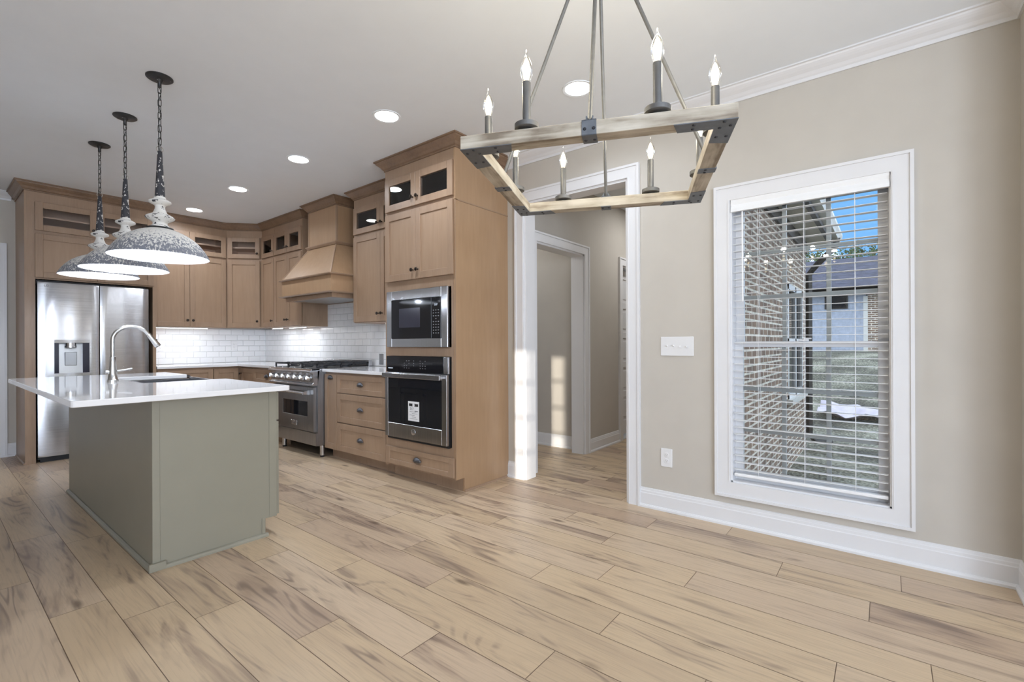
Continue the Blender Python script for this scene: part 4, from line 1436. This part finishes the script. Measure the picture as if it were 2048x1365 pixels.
# ------------------------------------------------------------------ island
IX0, IX1, IY0, IY1 = 0.748, 1.372, 2.936, 5.06
t = thing('kitchen_island', 'sage green island base with flat panels under the white top', 'island', ((IX0 + IX1) / 2, (IY0 + IY1) / 2, 0))
ox_, oy_ = -(IX0 + IX1) / 2, -(IY0 + IY1) / 2


def isl(m, name, mat='island_green', **k):
    return m.build(name, mat, t, (ox_, oy_, 0), **k)


SKY0, SKY1 = 3.80, 4.60       # apron sink
m = MB()
m.box(IX0, IX0 + 0.018, IY0, IY1, 0, 0.874)
isl(m, 'back_panel', bevel=0.001)
m = MB().extrude([(IX0 + .018, 0), (IX1 - 0.070, 0), (IX1 - 0.070, 0.105), (IX1, 0.105), (IX1, 0.874), (IX0 + .018, 0.874)], 'y', IY0, IY0 + 0.018)
isl(m, 'end_panel', bevel=0.001)
m = MB().extrude([(IX0 + .018, 0), (IX1 - 0.070, 0), (IX1 - 0.070, 0.105), (IX1, 0.105), (IX1, 0.874), (IX0 + .018, 0.874)], 'y', IY1 - 0.018, IY1)
isl(m, 'end_panel', bevel=0.001)
isl(MB().box(IX0 - 0.003, IX0 + 0.030, IY0 - 0.004, IY0 - 0.0005, 0.02, 0.874), 'corner_strip', bevel=0.001)
isl(MB().box(IX1 - 0.045, IX1, IY0 - 0.003, IY0 - 0.0005, 0.105, 0.874), 'corner_strip', bevel=0.001)
isl(MB().box(IX1 - 0.088, IX1 - 0.068, IY0 - 0.004, IY0 - 0.0005, 0.02, 0.112), 'corner_strip', bevel=0.001)
m = MB()
m.box(IX1 - 0.02, IX1, IY0 + .018, SKY0 - .02, 0.105, 0.874)
m.box(IX1 - 0.02, IX1, SKY1 + .02, IY1 - .018, 0.105, 0.874)
m.box(IX1 - 0.02, IX1, SKY0 - .02, SKY1 + .02, 0.105, 0.63)
m.box(IX0 + .018, IX1 - .02, IY0 + .018, IY1 - .018, 0.105, 0.12)
isl(m, 'face_frame')
isl(MB().box(IX1 - 0.085, IX1 - 0.07, IY0 + .018, IY1 - .018, 0, 0.105), 'toe_kick')
SHOE = [(0, 0), (0.018, 0), (0.017, 0.009), (0.012, 0.016), (0.004, 0.020), (0, 0.020)]
isl(MB().sweep([(IX0 - .001, IY1), (IX0 - .001, IY0 - .001), (IX1 - 0.055, IY0 - .001)], SHOE), 'shoe_moulding')
isl(MB().box(IX0 - 0.021, IX0 + 0.052, IY0 - 0.021, IY0 - 0.001, 0, 0.040), 'shoe_block', bevel=0.001)
fd = [(IY0 + 0.012, 3.36, 0.690, 0.860, 'drawer'), (IY0 + 0.012, 3.36, 0.110, 0.680, 'door'), (3.364, 3.776, 0.690, 0.860, 'drawer'),
      (3.364, 3.776, 0.110, 0.680, 'door'), (3.80, 4.198, 0.110, 0.620, 'door'), (4.202, 4.60, 0.110, 0.620, 'door'), (4.62, 5.04, 0.690, 0.860, 'drawer'), (4.62, 5.04, 0.110, 0.680, 'door')]
for ya, yb, za, zb, kind in fd:
    e = bpy.data.objects.new(kind, None)
    COL.objects.link(e)
    e.parent = t
    e.location = (IX1 + ox_, ya + oy_, 0)
    e.rotation_euler = (0, 0, pi / 2)
    wd = yb - ya
    f = shaker(kind + '_face', e, 0, wd, za, zb, rail=0.045 if kind == 'drawer' else None, mat='island_green', pmat='island_green')
    if kind == 'drawer':
        cup_pull(e, wd / 2, (za + zb) / 2 + .006)
    else:
        knob(e, wd - 0.03, zb - 0.06)


def rounded(poly, rad, idx, n=5):
    out = []
    N = len(poly)
    for i, p in enumerate(poly):
        if i not in idx:
            out.append(p)
            continue
        P, A, B = Vector(p), Vector(poly[i - 1]), Vector(poly[(i + 1) % N])
        a, b_ = (A - P).normalized(), (B - P).normalized()
        c = P + (a + b_) * rad
        s0, s1 = P + a * rad - c, P + b_ * rad - c
        for k in range(n + 1):
            v = s0.lerp(s1, k / n).normalized() * rad + c
            out.append((v.x, v.y))
    return out


CX0, CX1, CY0, CY1 = 0.425, 1.412, 2.835, 5.150
SXL = 0.925
poly = [(CX0, CY0), (CX1, CY0), (CX1, SKY0), (SXL, SKY0), (SXL, SKY1), (CX1, SKY1), (CX1, CY1), (CX0, CY1)]
m = MB().prism(rounded(poly, 0.020, {0, 1, 6, 7}), CT0, CT1)
tag(m.build('island_countertop', 'quartz_white', bevel=0.004, seg=2), 'white quartz island top overhanging on the left and notched for the sink', 'countertop')
# apron sink
t = thing('apron_sink', 'stainless apron front sink set into the island', 'sink', (1.18, 4.20, 0.64))
m = MB()
sx0, sx1, sy0, sy1 = -0.25, 0.262, -0.395, 0.395
m.box(sx0, sx0 + .012, sy0, sy1, 0, 0.233)
m.box(sx1 - .018, sx1, sy0, sy1, 0, 0.245)
m.box(sx0 + .012, sx1 - .018, sy0, sy0 + .012, 0, 0.233)
m.box(sx0 + .012, sx1 - .018, sy1 - .012, sy1, 0, 0.233)
m.box(sx0 + .012, sx1 - .018, sy0 + .012, sy1 - .012, 0, 0.012)
m.build('basin', 'steel', t, bevel=0.003)
MB().lathe([(0.045, 0.012), (0.042, 0.016), (0.03, 0.014), (0.0, 0.0135)], 24, 0.0, 0.0).build('drain', 'chrome', t, smooth=True)
# faucet
t = thing('faucet', 'brushed nickel gooseneck faucet with a pull down head', 'faucet', (0.829, 4.117, CT1))
MB().lathe([(0.0, 0.0), (0.032, 0.0), (0.032, 0.012), (0.028, 0.016), (0.024, 0.06), (0.0185, 0.12), (0.016, 0.160), (0.017, 0.162), (0.017, 0.170), (0.0135, 0.172), (0.0, 0.172)], 28).build('body', 'nickel', t, smooth=True)
pts = [(0, 0, 0.165), (0, 0, 0.24), (0, 0, 0.285)]
R_ = 0.104
for i in range(1, 15):
    a = pi - i * (pi * 0.86) / 14
    pts.append((R_ + R_ * cos(a), 0, 0.285 + R_ * 0.88 * sin(a)))
MB().tube(pts, 0.0125, 16).build('spout', 'nickel', t, smooth=True)
p0, p1 = Vector(pts[-2]), Vector(pts[-1])
dd = (p1 - p0).normalized()
h = MB().lathe_on([(0.0135, 0), (0.0145, 0.004), (0.0150, 0.03), (0.019, 0.075), (0.0205, 0.098), (0.018, 0.104), (0.0, 0.104)], p1, dd, 24).build('spray_head', 'nickel', t, smooth=True)
q = p1 + dd * 0.055
MB().box(q.x + 0.013, q.x + 0.021, -0.007, 0.007, q.z - 0.030, q.z + 0.012).build('spray_button', 'black_matte', h, bevel=0.002)
m = MB().lathe_on([(0.011, 0), (0.011, 0.028), (0.0085, 0.03)], (-0.010, 0, 0.068), (-1, 0, 0), 18)
m.lathe_on([(0.0095, 0.0), (0.0065, 0.014), (0.006, 0.055), (0.0085, 0.085), (0.0075, 0.092), (0.0, 0.093)], (0.014, 0, 0.070), (1, 0, 0.14), 16)
m.build('lever', 'nickel', t, smooth=True)

# ------------------------------------------------------------------ pendants
def pendant(name, label, x, y, rim):
    top = CEIL - rim            # local ceiling height above the rim
    t = thing(name, label, 'pendant lamp', (x, y, rim), 0, None)
    MB().lathe([(0.0, top - 0.060), (0.010, top - 0.060), (0.010, top - 0.034), (0.014, top - 0.028), (0.020, top - 0.016), (0.060, top - 0.012), (0.068, top - 0.006), (0.068, top - 0.0003), (0.0, top - 0.0003)], 36).build('canopy', 'canopy_paint', t, smooth=True)
    z1, z0 = top - 0.055, 0.628
    n = max(5, round((z1 - z0) / 0.037))
    pit = (z1 - z0) / n
    m = MB()
    for i in range(n):
        zc_ = z1 - pit * (i + 0.5)
        hl = pit * 0.5 + 0.0035
        ring = []
        for k in range(20):
            a = 2 * pi * k / 20
            rx = 0.0095 * cos(a)
            rz_ = (hl - 0.0095) * (1 if sin(a) > 0 else -1) + 0.0095 * sin(a)
            if abs(sin(a)) < 1e-6:
                rz_ = 0
            p = (rx, 0, zc_ + rz_) if i % 2 else (0, rx, zc_ + rz_)
            ring.append((p[0] * .77 - p[1] * .64, p[0] * .64 + p[1] * .77, p[2]))
        m.tube(ring, 0.0021, 6, closed=True)
    m.build('chain', 'black_matte', t, smooth=True)
    cord = []
    for i in range(31):
        f = i / 30
        cord.append((0.006 * sin(f * 19), 0.006 * cos(f * 17), z1 + (z0 - z1) * f))
    MB().tube(cord, 0.0018, 6).build('cord', 'black_matte', t, smooth=True)
    ring = [(0.0165 * cos(2 * pi * k / 24), 0.006 * sin(2 * pi * k / 24) * 0, 0.640 + 0.0175 * sin(2 * pi * k / 24)) for k in range(24)]
    MB().tube(ring, 0.0022, 6, closed=True).build('loop', 'nickel', t, smooth=True)
    MB().lathe([(0.0, 0.6280), (0.010, 0.6280), (0.0122, 0.6240), (0.016, 0.5380), (0.021, 0.4380), (0.0255, 0.3560), (0.0255, 0.3500), (0.0, 0.3500)], 30).build('upper_stem', 'cone_paint', t, smooth=True)
    MB().lathe([(0.0, 0.3580), (0.027, 0.3560), (0.031, 0.3440), (0.054, 0.3310), (0.057, 0.3240), (0.054, 0.3180), (0.028, 0.3050), (0.0245, 0.2960), (0.026, 0.2840), (0.036, 0.2580), (0.068, 0.2400), (0.0735, 0.2320),
                (0.069, 0.2240), (0.041, 0.2080), (0.0355, 0.2000), (0.037, 0.1900), (0.050, 0.1780), (0.052, 0.1740), (0.0, 0.1740)], 36).build('turned_neck', 'neck_paint', t, smooth=True)
    MB().lathe([(0.0, 0.1750), (0.066, 0.1720), (0.068, 0.1650), (0.0, 0.1650)], 36).build('collar', 'black_matte', t, smooth=True)
    outer = [(0.2475, 0.004), (0.243, 0.012), (0.238, 0.022), (0.230, 0.036), (0.219, 0.053), (0.204, 0.073), (0.186, 0.093), (0.165, 0.112), (0.140, 0.129),
             (0.113, 0.144), (0.085, 0.156), (0.060, 0.164), (0.030, 0.168), (0.012, 0.1685)]
    sh = MB().lathe([(0.2475, -0.003), (0.249, 0.0)] + outer, 64, cap=False).build('shade', 'shade_paint', t, smooth=True)
    inner = [(max(0.0, r - 0.005), z - 0.004) for r, z in outer[1:-1]] + [(0.0, 0.164)]
    MB().lathe([(0.2475, -0.003), (0.243, 0.0)] + inner, 64, cap=False).build('shade_lining', 'shade_inside', sh, smooth=True)
    MB().lathe([(0.0, 0.163), (0.020, 0.163), (0.020, 0.125), (0.014, 0.119), (0.0, 0.119)], 20).build('socket', 'plastic_white', t, smooth=True)
    MB().lathe([(0.0, 0.046), (0.016, 0.050), (0.028, 0.062), (0.030, 0.076), (0.024, 0.097), (0.014, 0.119), (0.0, 0.120)], 24).build('bulb', 'pendant_bulb', t, smooth=True)
    lamp('POINT', 'pendant_light', (x, y, rim + 0.030), PEND, (0.90, 1.0, 1.16), shadow_soft_size=0.03)
    return t


pendant('pendant_lamp', 'distressed white dome pendant over the end of the island away from the refrigerator', 0.902, 3.378, 1.676)
pendant('pendant_lamp', 'middle of the three distressed dome pendants over the island', 0.906, 4.142, 1.680)
pendant('pendant_lamp', 'distressed dome pendant hanging closest to the refrigerator', 0.906, 4.877, 1.702)

# ------------------------------------------------------------------ recessed lights
SPOTS = [((2.570, 1.505), 'round recessed ceiling light behind the chandelier rods'),
         ((2.045, 2.730), 'round recessed ceiling light in front of the tall oven cabinet'),
         ((2.045, 3.955), 'round recessed ceiling light between the oven cabinet and the hood'),
         ((2.048, 5.190), 'round recessed ceiling light in front of the hood chimney'),
         ((2.045, 6.400), 'round recessed ceiling light nearest the kitchen corner cabinets')]
proto = None
for (x, y), lab in SPOTS:
    if proto is None:
        proto = thing('recessed_light', lab, 'ceiling light', (x, y, CEIL), 0, 'recessed kitchen ceiling lights')
        MB().lathe([(0.078, -0.0015), (0.096, -0.004), (0.098, 0.0)], 40, cap=False).build('trim_ring', 'ceiling_paint', proto, smooth=True)
        MB().lathe([(0.0, -0.0035), (0.078, -0.003)], 40, cap=False).build('lens', 'can_lens', proto)
    else:
        c = copy_tree(proto)
        c.location = (x, y, CEIL)
        c['label'] = lab
    lamp('AREA', 'downlight', (x, y, CEIL - 0.008), DOWN * (0.55 if x > 2.3 else 1.0), (0.91, 1.0, 1.14), (0, 0, 0), shape='DISK', size=0.15, spread=radians(150))
lamp('POINT', 'closet_fill', (3.7, 3.6, 2.4), 9, (1, 1, 1), shadow_soft_size=0.08)  # unseen lamp added to brighten the room beyond the hall
lamp('AREA', 'hall_fill', (5.2, 1.75, CEIL - 0.01), 11, (1.0, 1.0, 1.0), (0, 0, 0), shape='DISK', size=0.25)  # unseen lamp added to light the hall and its door

# ------------------------------------------------------------------ under-cabinet lights
def strip(label, loc, rz, w, power):
    t = thing('under_cabinet_light', label, 'light strip', loc, rz)
    MB().box(-w / 2, w / 2, -0.012, 0.012, -0.012, 0).build('housing', 'plastic_white', t)
    MB().box(-w / 2 + .004, w / 2 - .004, -0.010, 0.010, -0.014, -0.012).build('diffuser', 'strip_lens', t)
    lamp('AREA', 'strip_light', (loc[0], loc[1], loc[2] - 0.018), power, (0.92, 1.0, 1.10), (0, 0, rz), shape='RECTANGLE', size=w - .01, size_y=0.02)


strip('long light strip under the wide wall cabinet beside the refrigerator', (2.05, 6.93, Z_UP0), 0, 0.62, STRIP * 1.1)
strip('light strip under the wall cabinet on the corner side of the hood', (2.98, 5.80, Z_UP0), RZ, 0.40, STRIP)
strip('short light strip under the narrow wall cabinet by the corner', (2.98, 6.33, Z_UP0), RZ, 0.26, STRIP * 0.7)
strip('light strip under the wall cabinet beside the oven cabinet', (2.98, 3.80, Z_UP0), RZ, 0.40, STRIP)

# ------------------------------------------------------------------ chandelier
CHX, CHY, CHZ, CHA = 1.4089, 0.7440, 1.6950, radians(-66.45)
t = thing('chandelier', 'square grey wood beam chandelier with eight candle bulbs', 'chandelier', (CHX, CHY, CHZ), CHA)
HS, BW, BH = 0.355, 0.0483, 0.0365
for k in range(4):
    m = MB().box(-HS if k % 2 == 0 else -HS + BW, HS if k % 2 == 0 else HS - BW, -HS, -HS + BW, 0, BH)
    m.build('beam', 'grey_washed_wood', t, rz=k * pi / 2, bevel=0.0012)
    # L-shaped plate under the corner at the left end of this beam
    pl = 0.148
    m = MB()
    e = HS + 0.0008
    pm = MB().prism([(-e, -e), (-e + pl, -e), (-e + pl - 0.012, -HS + BW + .0005), (-HS + BW + .0005, -HS + BW + .0005), (-HS + BW + .0005, -e + pl - 0.012), (-e, -e + pl)], -0.0018, 0.0)
    pb = pm.build('corner_plate', 'plate_metal', t, rz=k * pi / 2)
    sm = MB()
    for sx_, sy_ in ((0.012, 0.030), (0.036, 0.012), (0.045, 0.036), (0.10, 0.012), (0.10, 0.036), (0.012, 0.10), (0.036, 0.10)):
        sm.lathe([(0.0, -0.0045), (0.0035, -0.004), (0.0045, -0.0018), (0.0, -0.0017)], 10, -e + sx_, -e + sy_)
    sm.build('screws', 'iron', pb, smooth=True)
    # U clamp at the middle of the beam
    m = MB()
    m.box(-0.019, 0.019, -HS - 0.0022, -HS, -0.002, BH + 0.002)
    m.box(-0.019, 0.019, -HS - 0.0022, -HS + BW + 0.0022, -0.0022, 0.0)
    m.box(-0.019, 0.019, -HS + BW, -HS + BW + 0.0022, -0.002, BH + 0.002) if False else None
    m.box(-0.019, 0.019, -HS - 0.0022, -HS + BW, BH, BH + 0.0022)
    cb = m.build('clamp', 'plate_metal', t, rz=k * pi / 2)
    sm = MB()
    for sx_ in (-0.011, 0.012):
        sm.lathe_on([(0.0045, 0), (0.0035, 0.002), (0.0, 0.0026)], (sx_, -HS - 0.0022, BH * 0.42), (0, -1, 0), 10)
        sm.lathe_on([(0.0045, 0), (0.0035, 0.002), (0.0, 0.0026)], (sx_, -HS + BW * 0.6, -0.0022), (0, 0, -1), 10)
    sm.build('screws', 'iron', cb, smooth=True)
    # hinge bracket and flat rod up to the apex
    APX = 0.820
    yb_ = -HS + BW / 2
    m = MB()
    m.box(-0.010, -0.0065, yb_ - 0.008, yb_ + 0.008, BH + .002, BH + 0.020)
    m.box(0.0065, 0.010, yb_ - 0.008, yb_ + 0.008, BH + .002, BH + 0.020)
    m.tube([(-0.016, yb_, BH + 0.012), (0.016, yb_, BH + 0.012)], 0.003, 8)
    m.build('hinge_bracket', 'plate_metal', t, rz=k * pi / 2)
    a_, b2 = Vector((0, yb_, BH + 0.008)), Vector((0, -0.022, APX))
    dv = (b2 - a_).normalized()
    MB().tube([a_, b2], 0.0060, 14).build('rod', 'rod_metal', t, rz=k * pi / 2, smooth=True)
MB().lathe([(0.0, 0.785), (0.014, 0.79), (0.030, 0.80), (0.030, 0.83), (0.016, 0.84), (0.008, 0.845), (0.0, 0.845)], 24).build('hub', 'rod_metal', t, smooth=True)
MB().tube([(0, 0, 0.84), (0, 0, CEIL - CHZ - 0.02)], 0.006, 12).build('stem', 'rod_metal', t, smooth=True)
MB().lathe([(0.0, CEIL - CHZ - 0.034), (0.012, CEIL - CHZ - 0.032), (0.055, CEIL - CHZ - 0.022), (0.065, CEIL - CHZ - 0.012), (0.065, CEIL - CHZ - .0003), (0.0, CEIL - CHZ - .0003)], 32).build('canopy', 'plate_metal', t, smooth=True)


def candle(px, py):
    z = BH
    s = MB().lathe([(0.0, z + 0.027), (0.0115, z + 0.027), (0.0115, z + 0.135), (0.0105, z + 0.137), (0.0, z + 0.137)], 20, px, py).build('candle_sleeve', 'sleeve_metal', t, smooth=True)
    MB().lathe([(0.0, z), (0.009, z), (0.009, z + 0.006), (0.030, z + 0.007), (0.033, z + 0.009), (0.033, z + 0.021), (0.027, z + 0.024), (0.014, z + 0.026), (0.012, z + 0.029), (0.0, z + 0.029)], 28, px, py).build('candle_cup', 'sleeve_metal', s, smooth=True)
    zb = z + 0.136
    MB().lathe([(0.0095, zb), (0.0105, zb + 0.006), (0.0145, zb + 0.016), (0.0175, zb + 0.030), (0.0165, zb + 0.044), (0.0120, zb + 0.058), (0.0065, zb + 0.069), (0.0032, zb + 0.078), (0.0018, zb + 0.088), (0.0, zb + 0.090)], 24, px, py, cap=False).build('bulb', 'bulb_glass', s, smooth=True)
    MB().lathe([(0.0, zb + 0.006), (0.0040, zb + 0.012), (0.0095, zb + 0.024), (0.0115, zb + 0.034), (0.0090, zb + 0.048), (0.0045, zb + 0.062), (0.0, zb + 0.069)], 20, px, py).build('filament', 'bulb_core', s, smooth=True)
    ca, sa = cos(CHA), sin(CHA)
    lamp('POINT', 'candle_light', (CHX + ca * px - sa * py, CHY + sa * px + ca * py, CHZ + zb + 0.115), CANDLE, (1.0, 0.90, 0.70), shadow_soft_size=0.02)


cc = HS - BW / 2
for sg in (-1, 1):
    for u in (-0.171, 0.171):
        candle(u, sg * cc)
        candle(sg * cc, u)

# ------------------------------------------------------------------ outdoors
GZ = -0.42


def lawn_z(x, y):
    f = max(0.0, min(1.0, (x - 9.0) / 9.0))
    return GZ + 1.25 * f * f * (3 - 2 * f) + 0.02 * noise.noise(Vector((x * .7, y * .7, 0)))


vs, fs = [], []
nx, ny = 60, 40
for i in range(nx + 1):
    for j in range(ny + 1):
        x = 3.35 + 40 * (i / nx) ** 1.5
        y = -16 + 28 * j / ny
        vs.append((x, y, lawn_z(x, y)))
for i in range(nx):
    for j in range(ny):
        fs.append((i * (ny + 1) + j, (i + 1) * (ny + 1) + j, (i + 1) * (ny + 1) + j + 1, i * (ny + 1) + j + 1))
o = MB().add(vs, fs).build('lawn_ground', 'winter_grass', smooth=True)
struct(o, 'patchy pale winter lawn outside the window', 'lawn')
# this house: brick wing to the left of the view
BWY = 0.95
WE = 8.30
t = thing('brick_wing', 'brown brick wing of this house outside the window', 'building', (3.36, BWY, GZ - .05))
ox_, oy_, oz_ = -3.36, -BWY, -GZ + .05


def bwp(m, name, mat, parent=t, **k):
    return m.build(name, mat, parent, (ox_, oy_, oz_), **k)


qx0, qx1, qz0, qz1 = 6.62, 7.90, 0.45, 1.88
m = MB()
m.box(3.36, qx0, BWY, BWY + 0.03, GZ - .05, 2.62)
m.box(qx1, WE, BWY, BWY + 0.03, GZ - .05, 2.62)
m.box(qx0, qx1, BWY, BWY + 0.03, GZ - .05, qz0)
m.box(qx0, qx1, BWY, BWY + 0.03, qz1, 2.62)
wl = bwp(m, 'brick_wall', 'red_brick')
bwp(MB().box(WE - 0.03, WE, BWY + 0.03, 6.0, GZ - .05, 2.62), 'end_wall', 'red_brick_end')
m = MB()
for a, b_, c, d_ in ((qx0, qx1, qz0, qz0 + .07), (qx0, qx1, qz1 - .07, qz1), (qx0, qx0 + .08, qz0, qz1), (qx1 - .08, qx1, qz0, qz1), (7.22, 7.30, qz0, qz1), (qx0, qx1, 1.14, 1.20)):
    m.box(a, b_, BWY - 0.005, BWY + 0.03, c, d_)
wf = bwp(m, 'window_frame', 'trim_white')
MB().box(qx0, qx1, BWY + 0.018, BWY + 0.022, qz0, qz1).build('pane', 'dark_glass', wf)
bwp(MB().box(qx0 - .05, qx1 + .05, BWY - 0.06, BWY + 0.02, qz0 - .06, qz0), 'window_ledge', 'gutter_white')
bwp(MB().box(3.36, WE + .30, 0.66, BWY + 0.03, 2.62, 2.64), 'soffit', 'soffit_tan')
bwp(MB().box(3.36, WE, BWY - 0.03, BWY, 2.47, 2.62), 'frieze_board', 'downspout_brown')
bwp(MB().box(3.36, WE + .30, 0.62, 0.67, 2.58, 2.78), 'fascia', 'downspout_brown')
m = MB().extrude([(0.62, 2.64), (0.545, 2.64), (0.535, 2.68), (0.515, 2.72), (0.515, 2.76), (0.535, 2.76), (0.54, 2.72), (0.555, 2.66), (0.62, 2.66)], 'x', 3.36, WE + .32)
bwp(m, 'gutter', 'gutter_white')
pp = [(WE - .02, 0.56, 2.66), (WE - .02, 0.58, 2.54), (WE - .04, 0.80, 2.30), (WE - .05, 0.905, 2.16), (WE - .05, 0.905, 1.0), (WE - .05, 0.905, GZ + .22), (WE - .0, 0.84, GZ + 0.10), (WE + .25, 0.66, GZ + 0.08)]
bwp(MB().tube(pp, 0.042, 4), 'downspout', 'downspout_brown')
m = MB().hexa([(3.36, 0.6, 2.78), (WE + .30, 0.6, 2.78), (WE + .30, 6.0, 2.78), (3.36, 6.0, 2.78)], [(3.36, 3.0, 4.2), (WE + .30, 3.0, 4.2), (WE + .30, 3.4, 4.2), (3.36, 3.4, 4.2)])
bwp(m, 'roof', 'roof_shingle')
m = MB().box(-3.7, 3.34, -12.0, 7.4, 2.90, 6.2)  # unseen block added to keep the low sun off the neighbour's house
m.box(3.12, 3.3, -12.0, -0.7, GZ, 2.9)
struct(m.build('roof_sun_block', 'exterior_black'), 'unseen block for roof and far rooms, added to stop the sun', 'roof')
struct(MB().box(3.33, 3.36, -0.63, -0.03, GZ, 2.9).build('wall_outside', 'red_brick_end'), 'brick outside face beside the window', 'wall')
# neighbour's house
NX = 20.0
t = thing('neighbour_house', 'white painted brick house with a dark shingle roof beyond the lawn', 'building', (NX, 3.0, 0.4))
ox_, oy_, oz_ = -NX, -3.0, -0.4


def nh(m, name, mat, parent=t, **k):
    return m.build(name, mat, parent, (ox_, oy_, oz_), **k)


m = MB().box(NX, NX + 8, 0.55, 8.0, 0.4, 3.0)
nh(m, 'wall', 'shaded_painted_brick')
m = MB().extrude([(NX - 0.5, 2.95), (NX - 0.5, 3.12), (NX + 4.2, 5.2), (NX + 9, 3.1), (NX + 9, 2.95)], 'y', -2.6, 8.4) if False else MB().add(
    [(NX - .5, -2.6, 3.02), (NX - .5, 8.4, 3.02), (NX + 4, 8.4, 4.62), (NX + 4, -2.6, 4.62), (NX - .5, -2.6, 2.90), (NX - .5, 8.4, 2.90), (NX + 4, 8.4, 4.5), (NX + 4, -2.6, 4.5)],
    [(0, 1, 2, 3), (4, 7, 6, 5), (0, 4, 5, 1), (0, 3, 7, 4), (1, 5, 6, 2), (3, 2, 6, 7)])
nh(m, 'roof', 'roof_shingle')
nh(MB().box(NX - .50, NX - .44, -2.6, 8.4, 2.86, 2.98), 'fascia', 'downspout_brown')
wn = nh(MB().box(NX - 0.03, NX + 0.02, 1.05, 1.72, 2.30, 2.80), 'window_frame', 'downspout_brown')
MB().box(NX - 0.04, NX - 0.03, 1.10, 1.67, 2.34, 2.76).build('pane', 'dark_glass', wn)
nh(MB().box(NX - 0.1, NX + 6, -2.2, 0.50, 0.4, 2.9), 'brick_bay', 'red_brick_end')
nh(MB().box(NX - 0.12, NX, 0.50, 0.62, 0.4, 2.7), 'sunlit_strip', 'gutter_white')  # pale strip standing in for the sunlit edge of the gable
# white sheet lying on the lawn
random.seed(7)
vs, fs = [], []
for i in range(15):
    for j in range(9):
        x, y = 10.6 + 0.055 * i, -0.15 + 0.15 * j
        z = lawn_z(x, y) + 0.03 + 0.22 * max(0, noise.noise(Vector((x * 3.1, y * 2.6, 2.0))) + 0.35)
        vs.append((x, y, z))
for i in range(14):
    for j in range(8):
        fs.append((i * 9 + j, (i + 1) * 9 + j, (i + 1) * 9 + j + 1, i * 9 + j + 1))
o = MB().add(vs, fs).build('plastic_sheet', 'tarp', smooth=True)
sd = o.modifiers.new('shell', 'SOLIDIFY')
sd.thickness = 0.01
tag(o, 'crumpled pale plastic sheet lying on the lawn', 'sheet')


def tree(label, x, y, h, r, seed):
    random.seed(seed)
    t = thing('leafy_tree', label, 'tree', (x, y, 0.6), 0, 'trees behind the neighbouring house')
    m = MB().tube([(0, 0, 0), (0.1, 0.05, h * .4), (0.05, 0.2, h * .75), (0, 0.1, h * .95)], [0.22, 0.17, 0.09, 0.03], 8)
    for k in range(7):
        a = random.uniform(0, 2 * pi)
        z0 = h * random.uniform(.5, .85)
        m.tube([(0.05, .15, z0), (cos(a) * r * .45, sin(a) * r * .45, z0 + .5), (cos(a) * r * .8, sin(a) * r * .8, z0 + .9)], [.06, .04, .015], 5)
    m.build('trunk', 'bark', t)
    vs, fs = [], []
    blobs = [(random.gauss(0, r * .45), random.gauss(0, r * .45), h * random.uniform(.6, 1.0), r * random.uniform(.22, .42)) for _ in range(14)]
    for _ in range(3200):
        bx_, by_, bz_, br_ = random.choice(blobs)
        v = Vector((random.gauss(0, 1), random.gauss(0, 1), random.gauss(0, .7))).normalized() * br_ * random.uniform(.4, 1.05)
        c = Vector((bx_, by_, bz_)) + v
        s_ = random.uniform(.05, .10)
        u = Vector((random.gauss(0, 1), random.gauss(0, 1), random.gauss(0, 1))).normalized()
        w_ = u.orthogonal().normalized()
        q = u.cross(w_)
        k = len(vs)
        vs += [c + w_ * s_, c + q * s_ * .6, c - w_ * s_, c - q * s_ * .6]
        fs.append((k, k + 1, k + 2, k + 3))
    MB().add(vs, fs).build('foliage', 'leaf', t)


tree('leafy tree rising behind the roof directly right of the gutter end', 31.0, 2.9, 5.4, 1.8, 3)
tree('broad leafy tree above the middle of the neighbouring roof', 38.0, -0.6, 6.9, 2.2, 5)
tree('leafy tree at the right edge of the window above the roof', 31.0, -3.2, 5.8, 2.0, 8)
tree('leafy tree half hidden by the brick wing', 38.5, 7.0, 6.0, 2.2, 11)
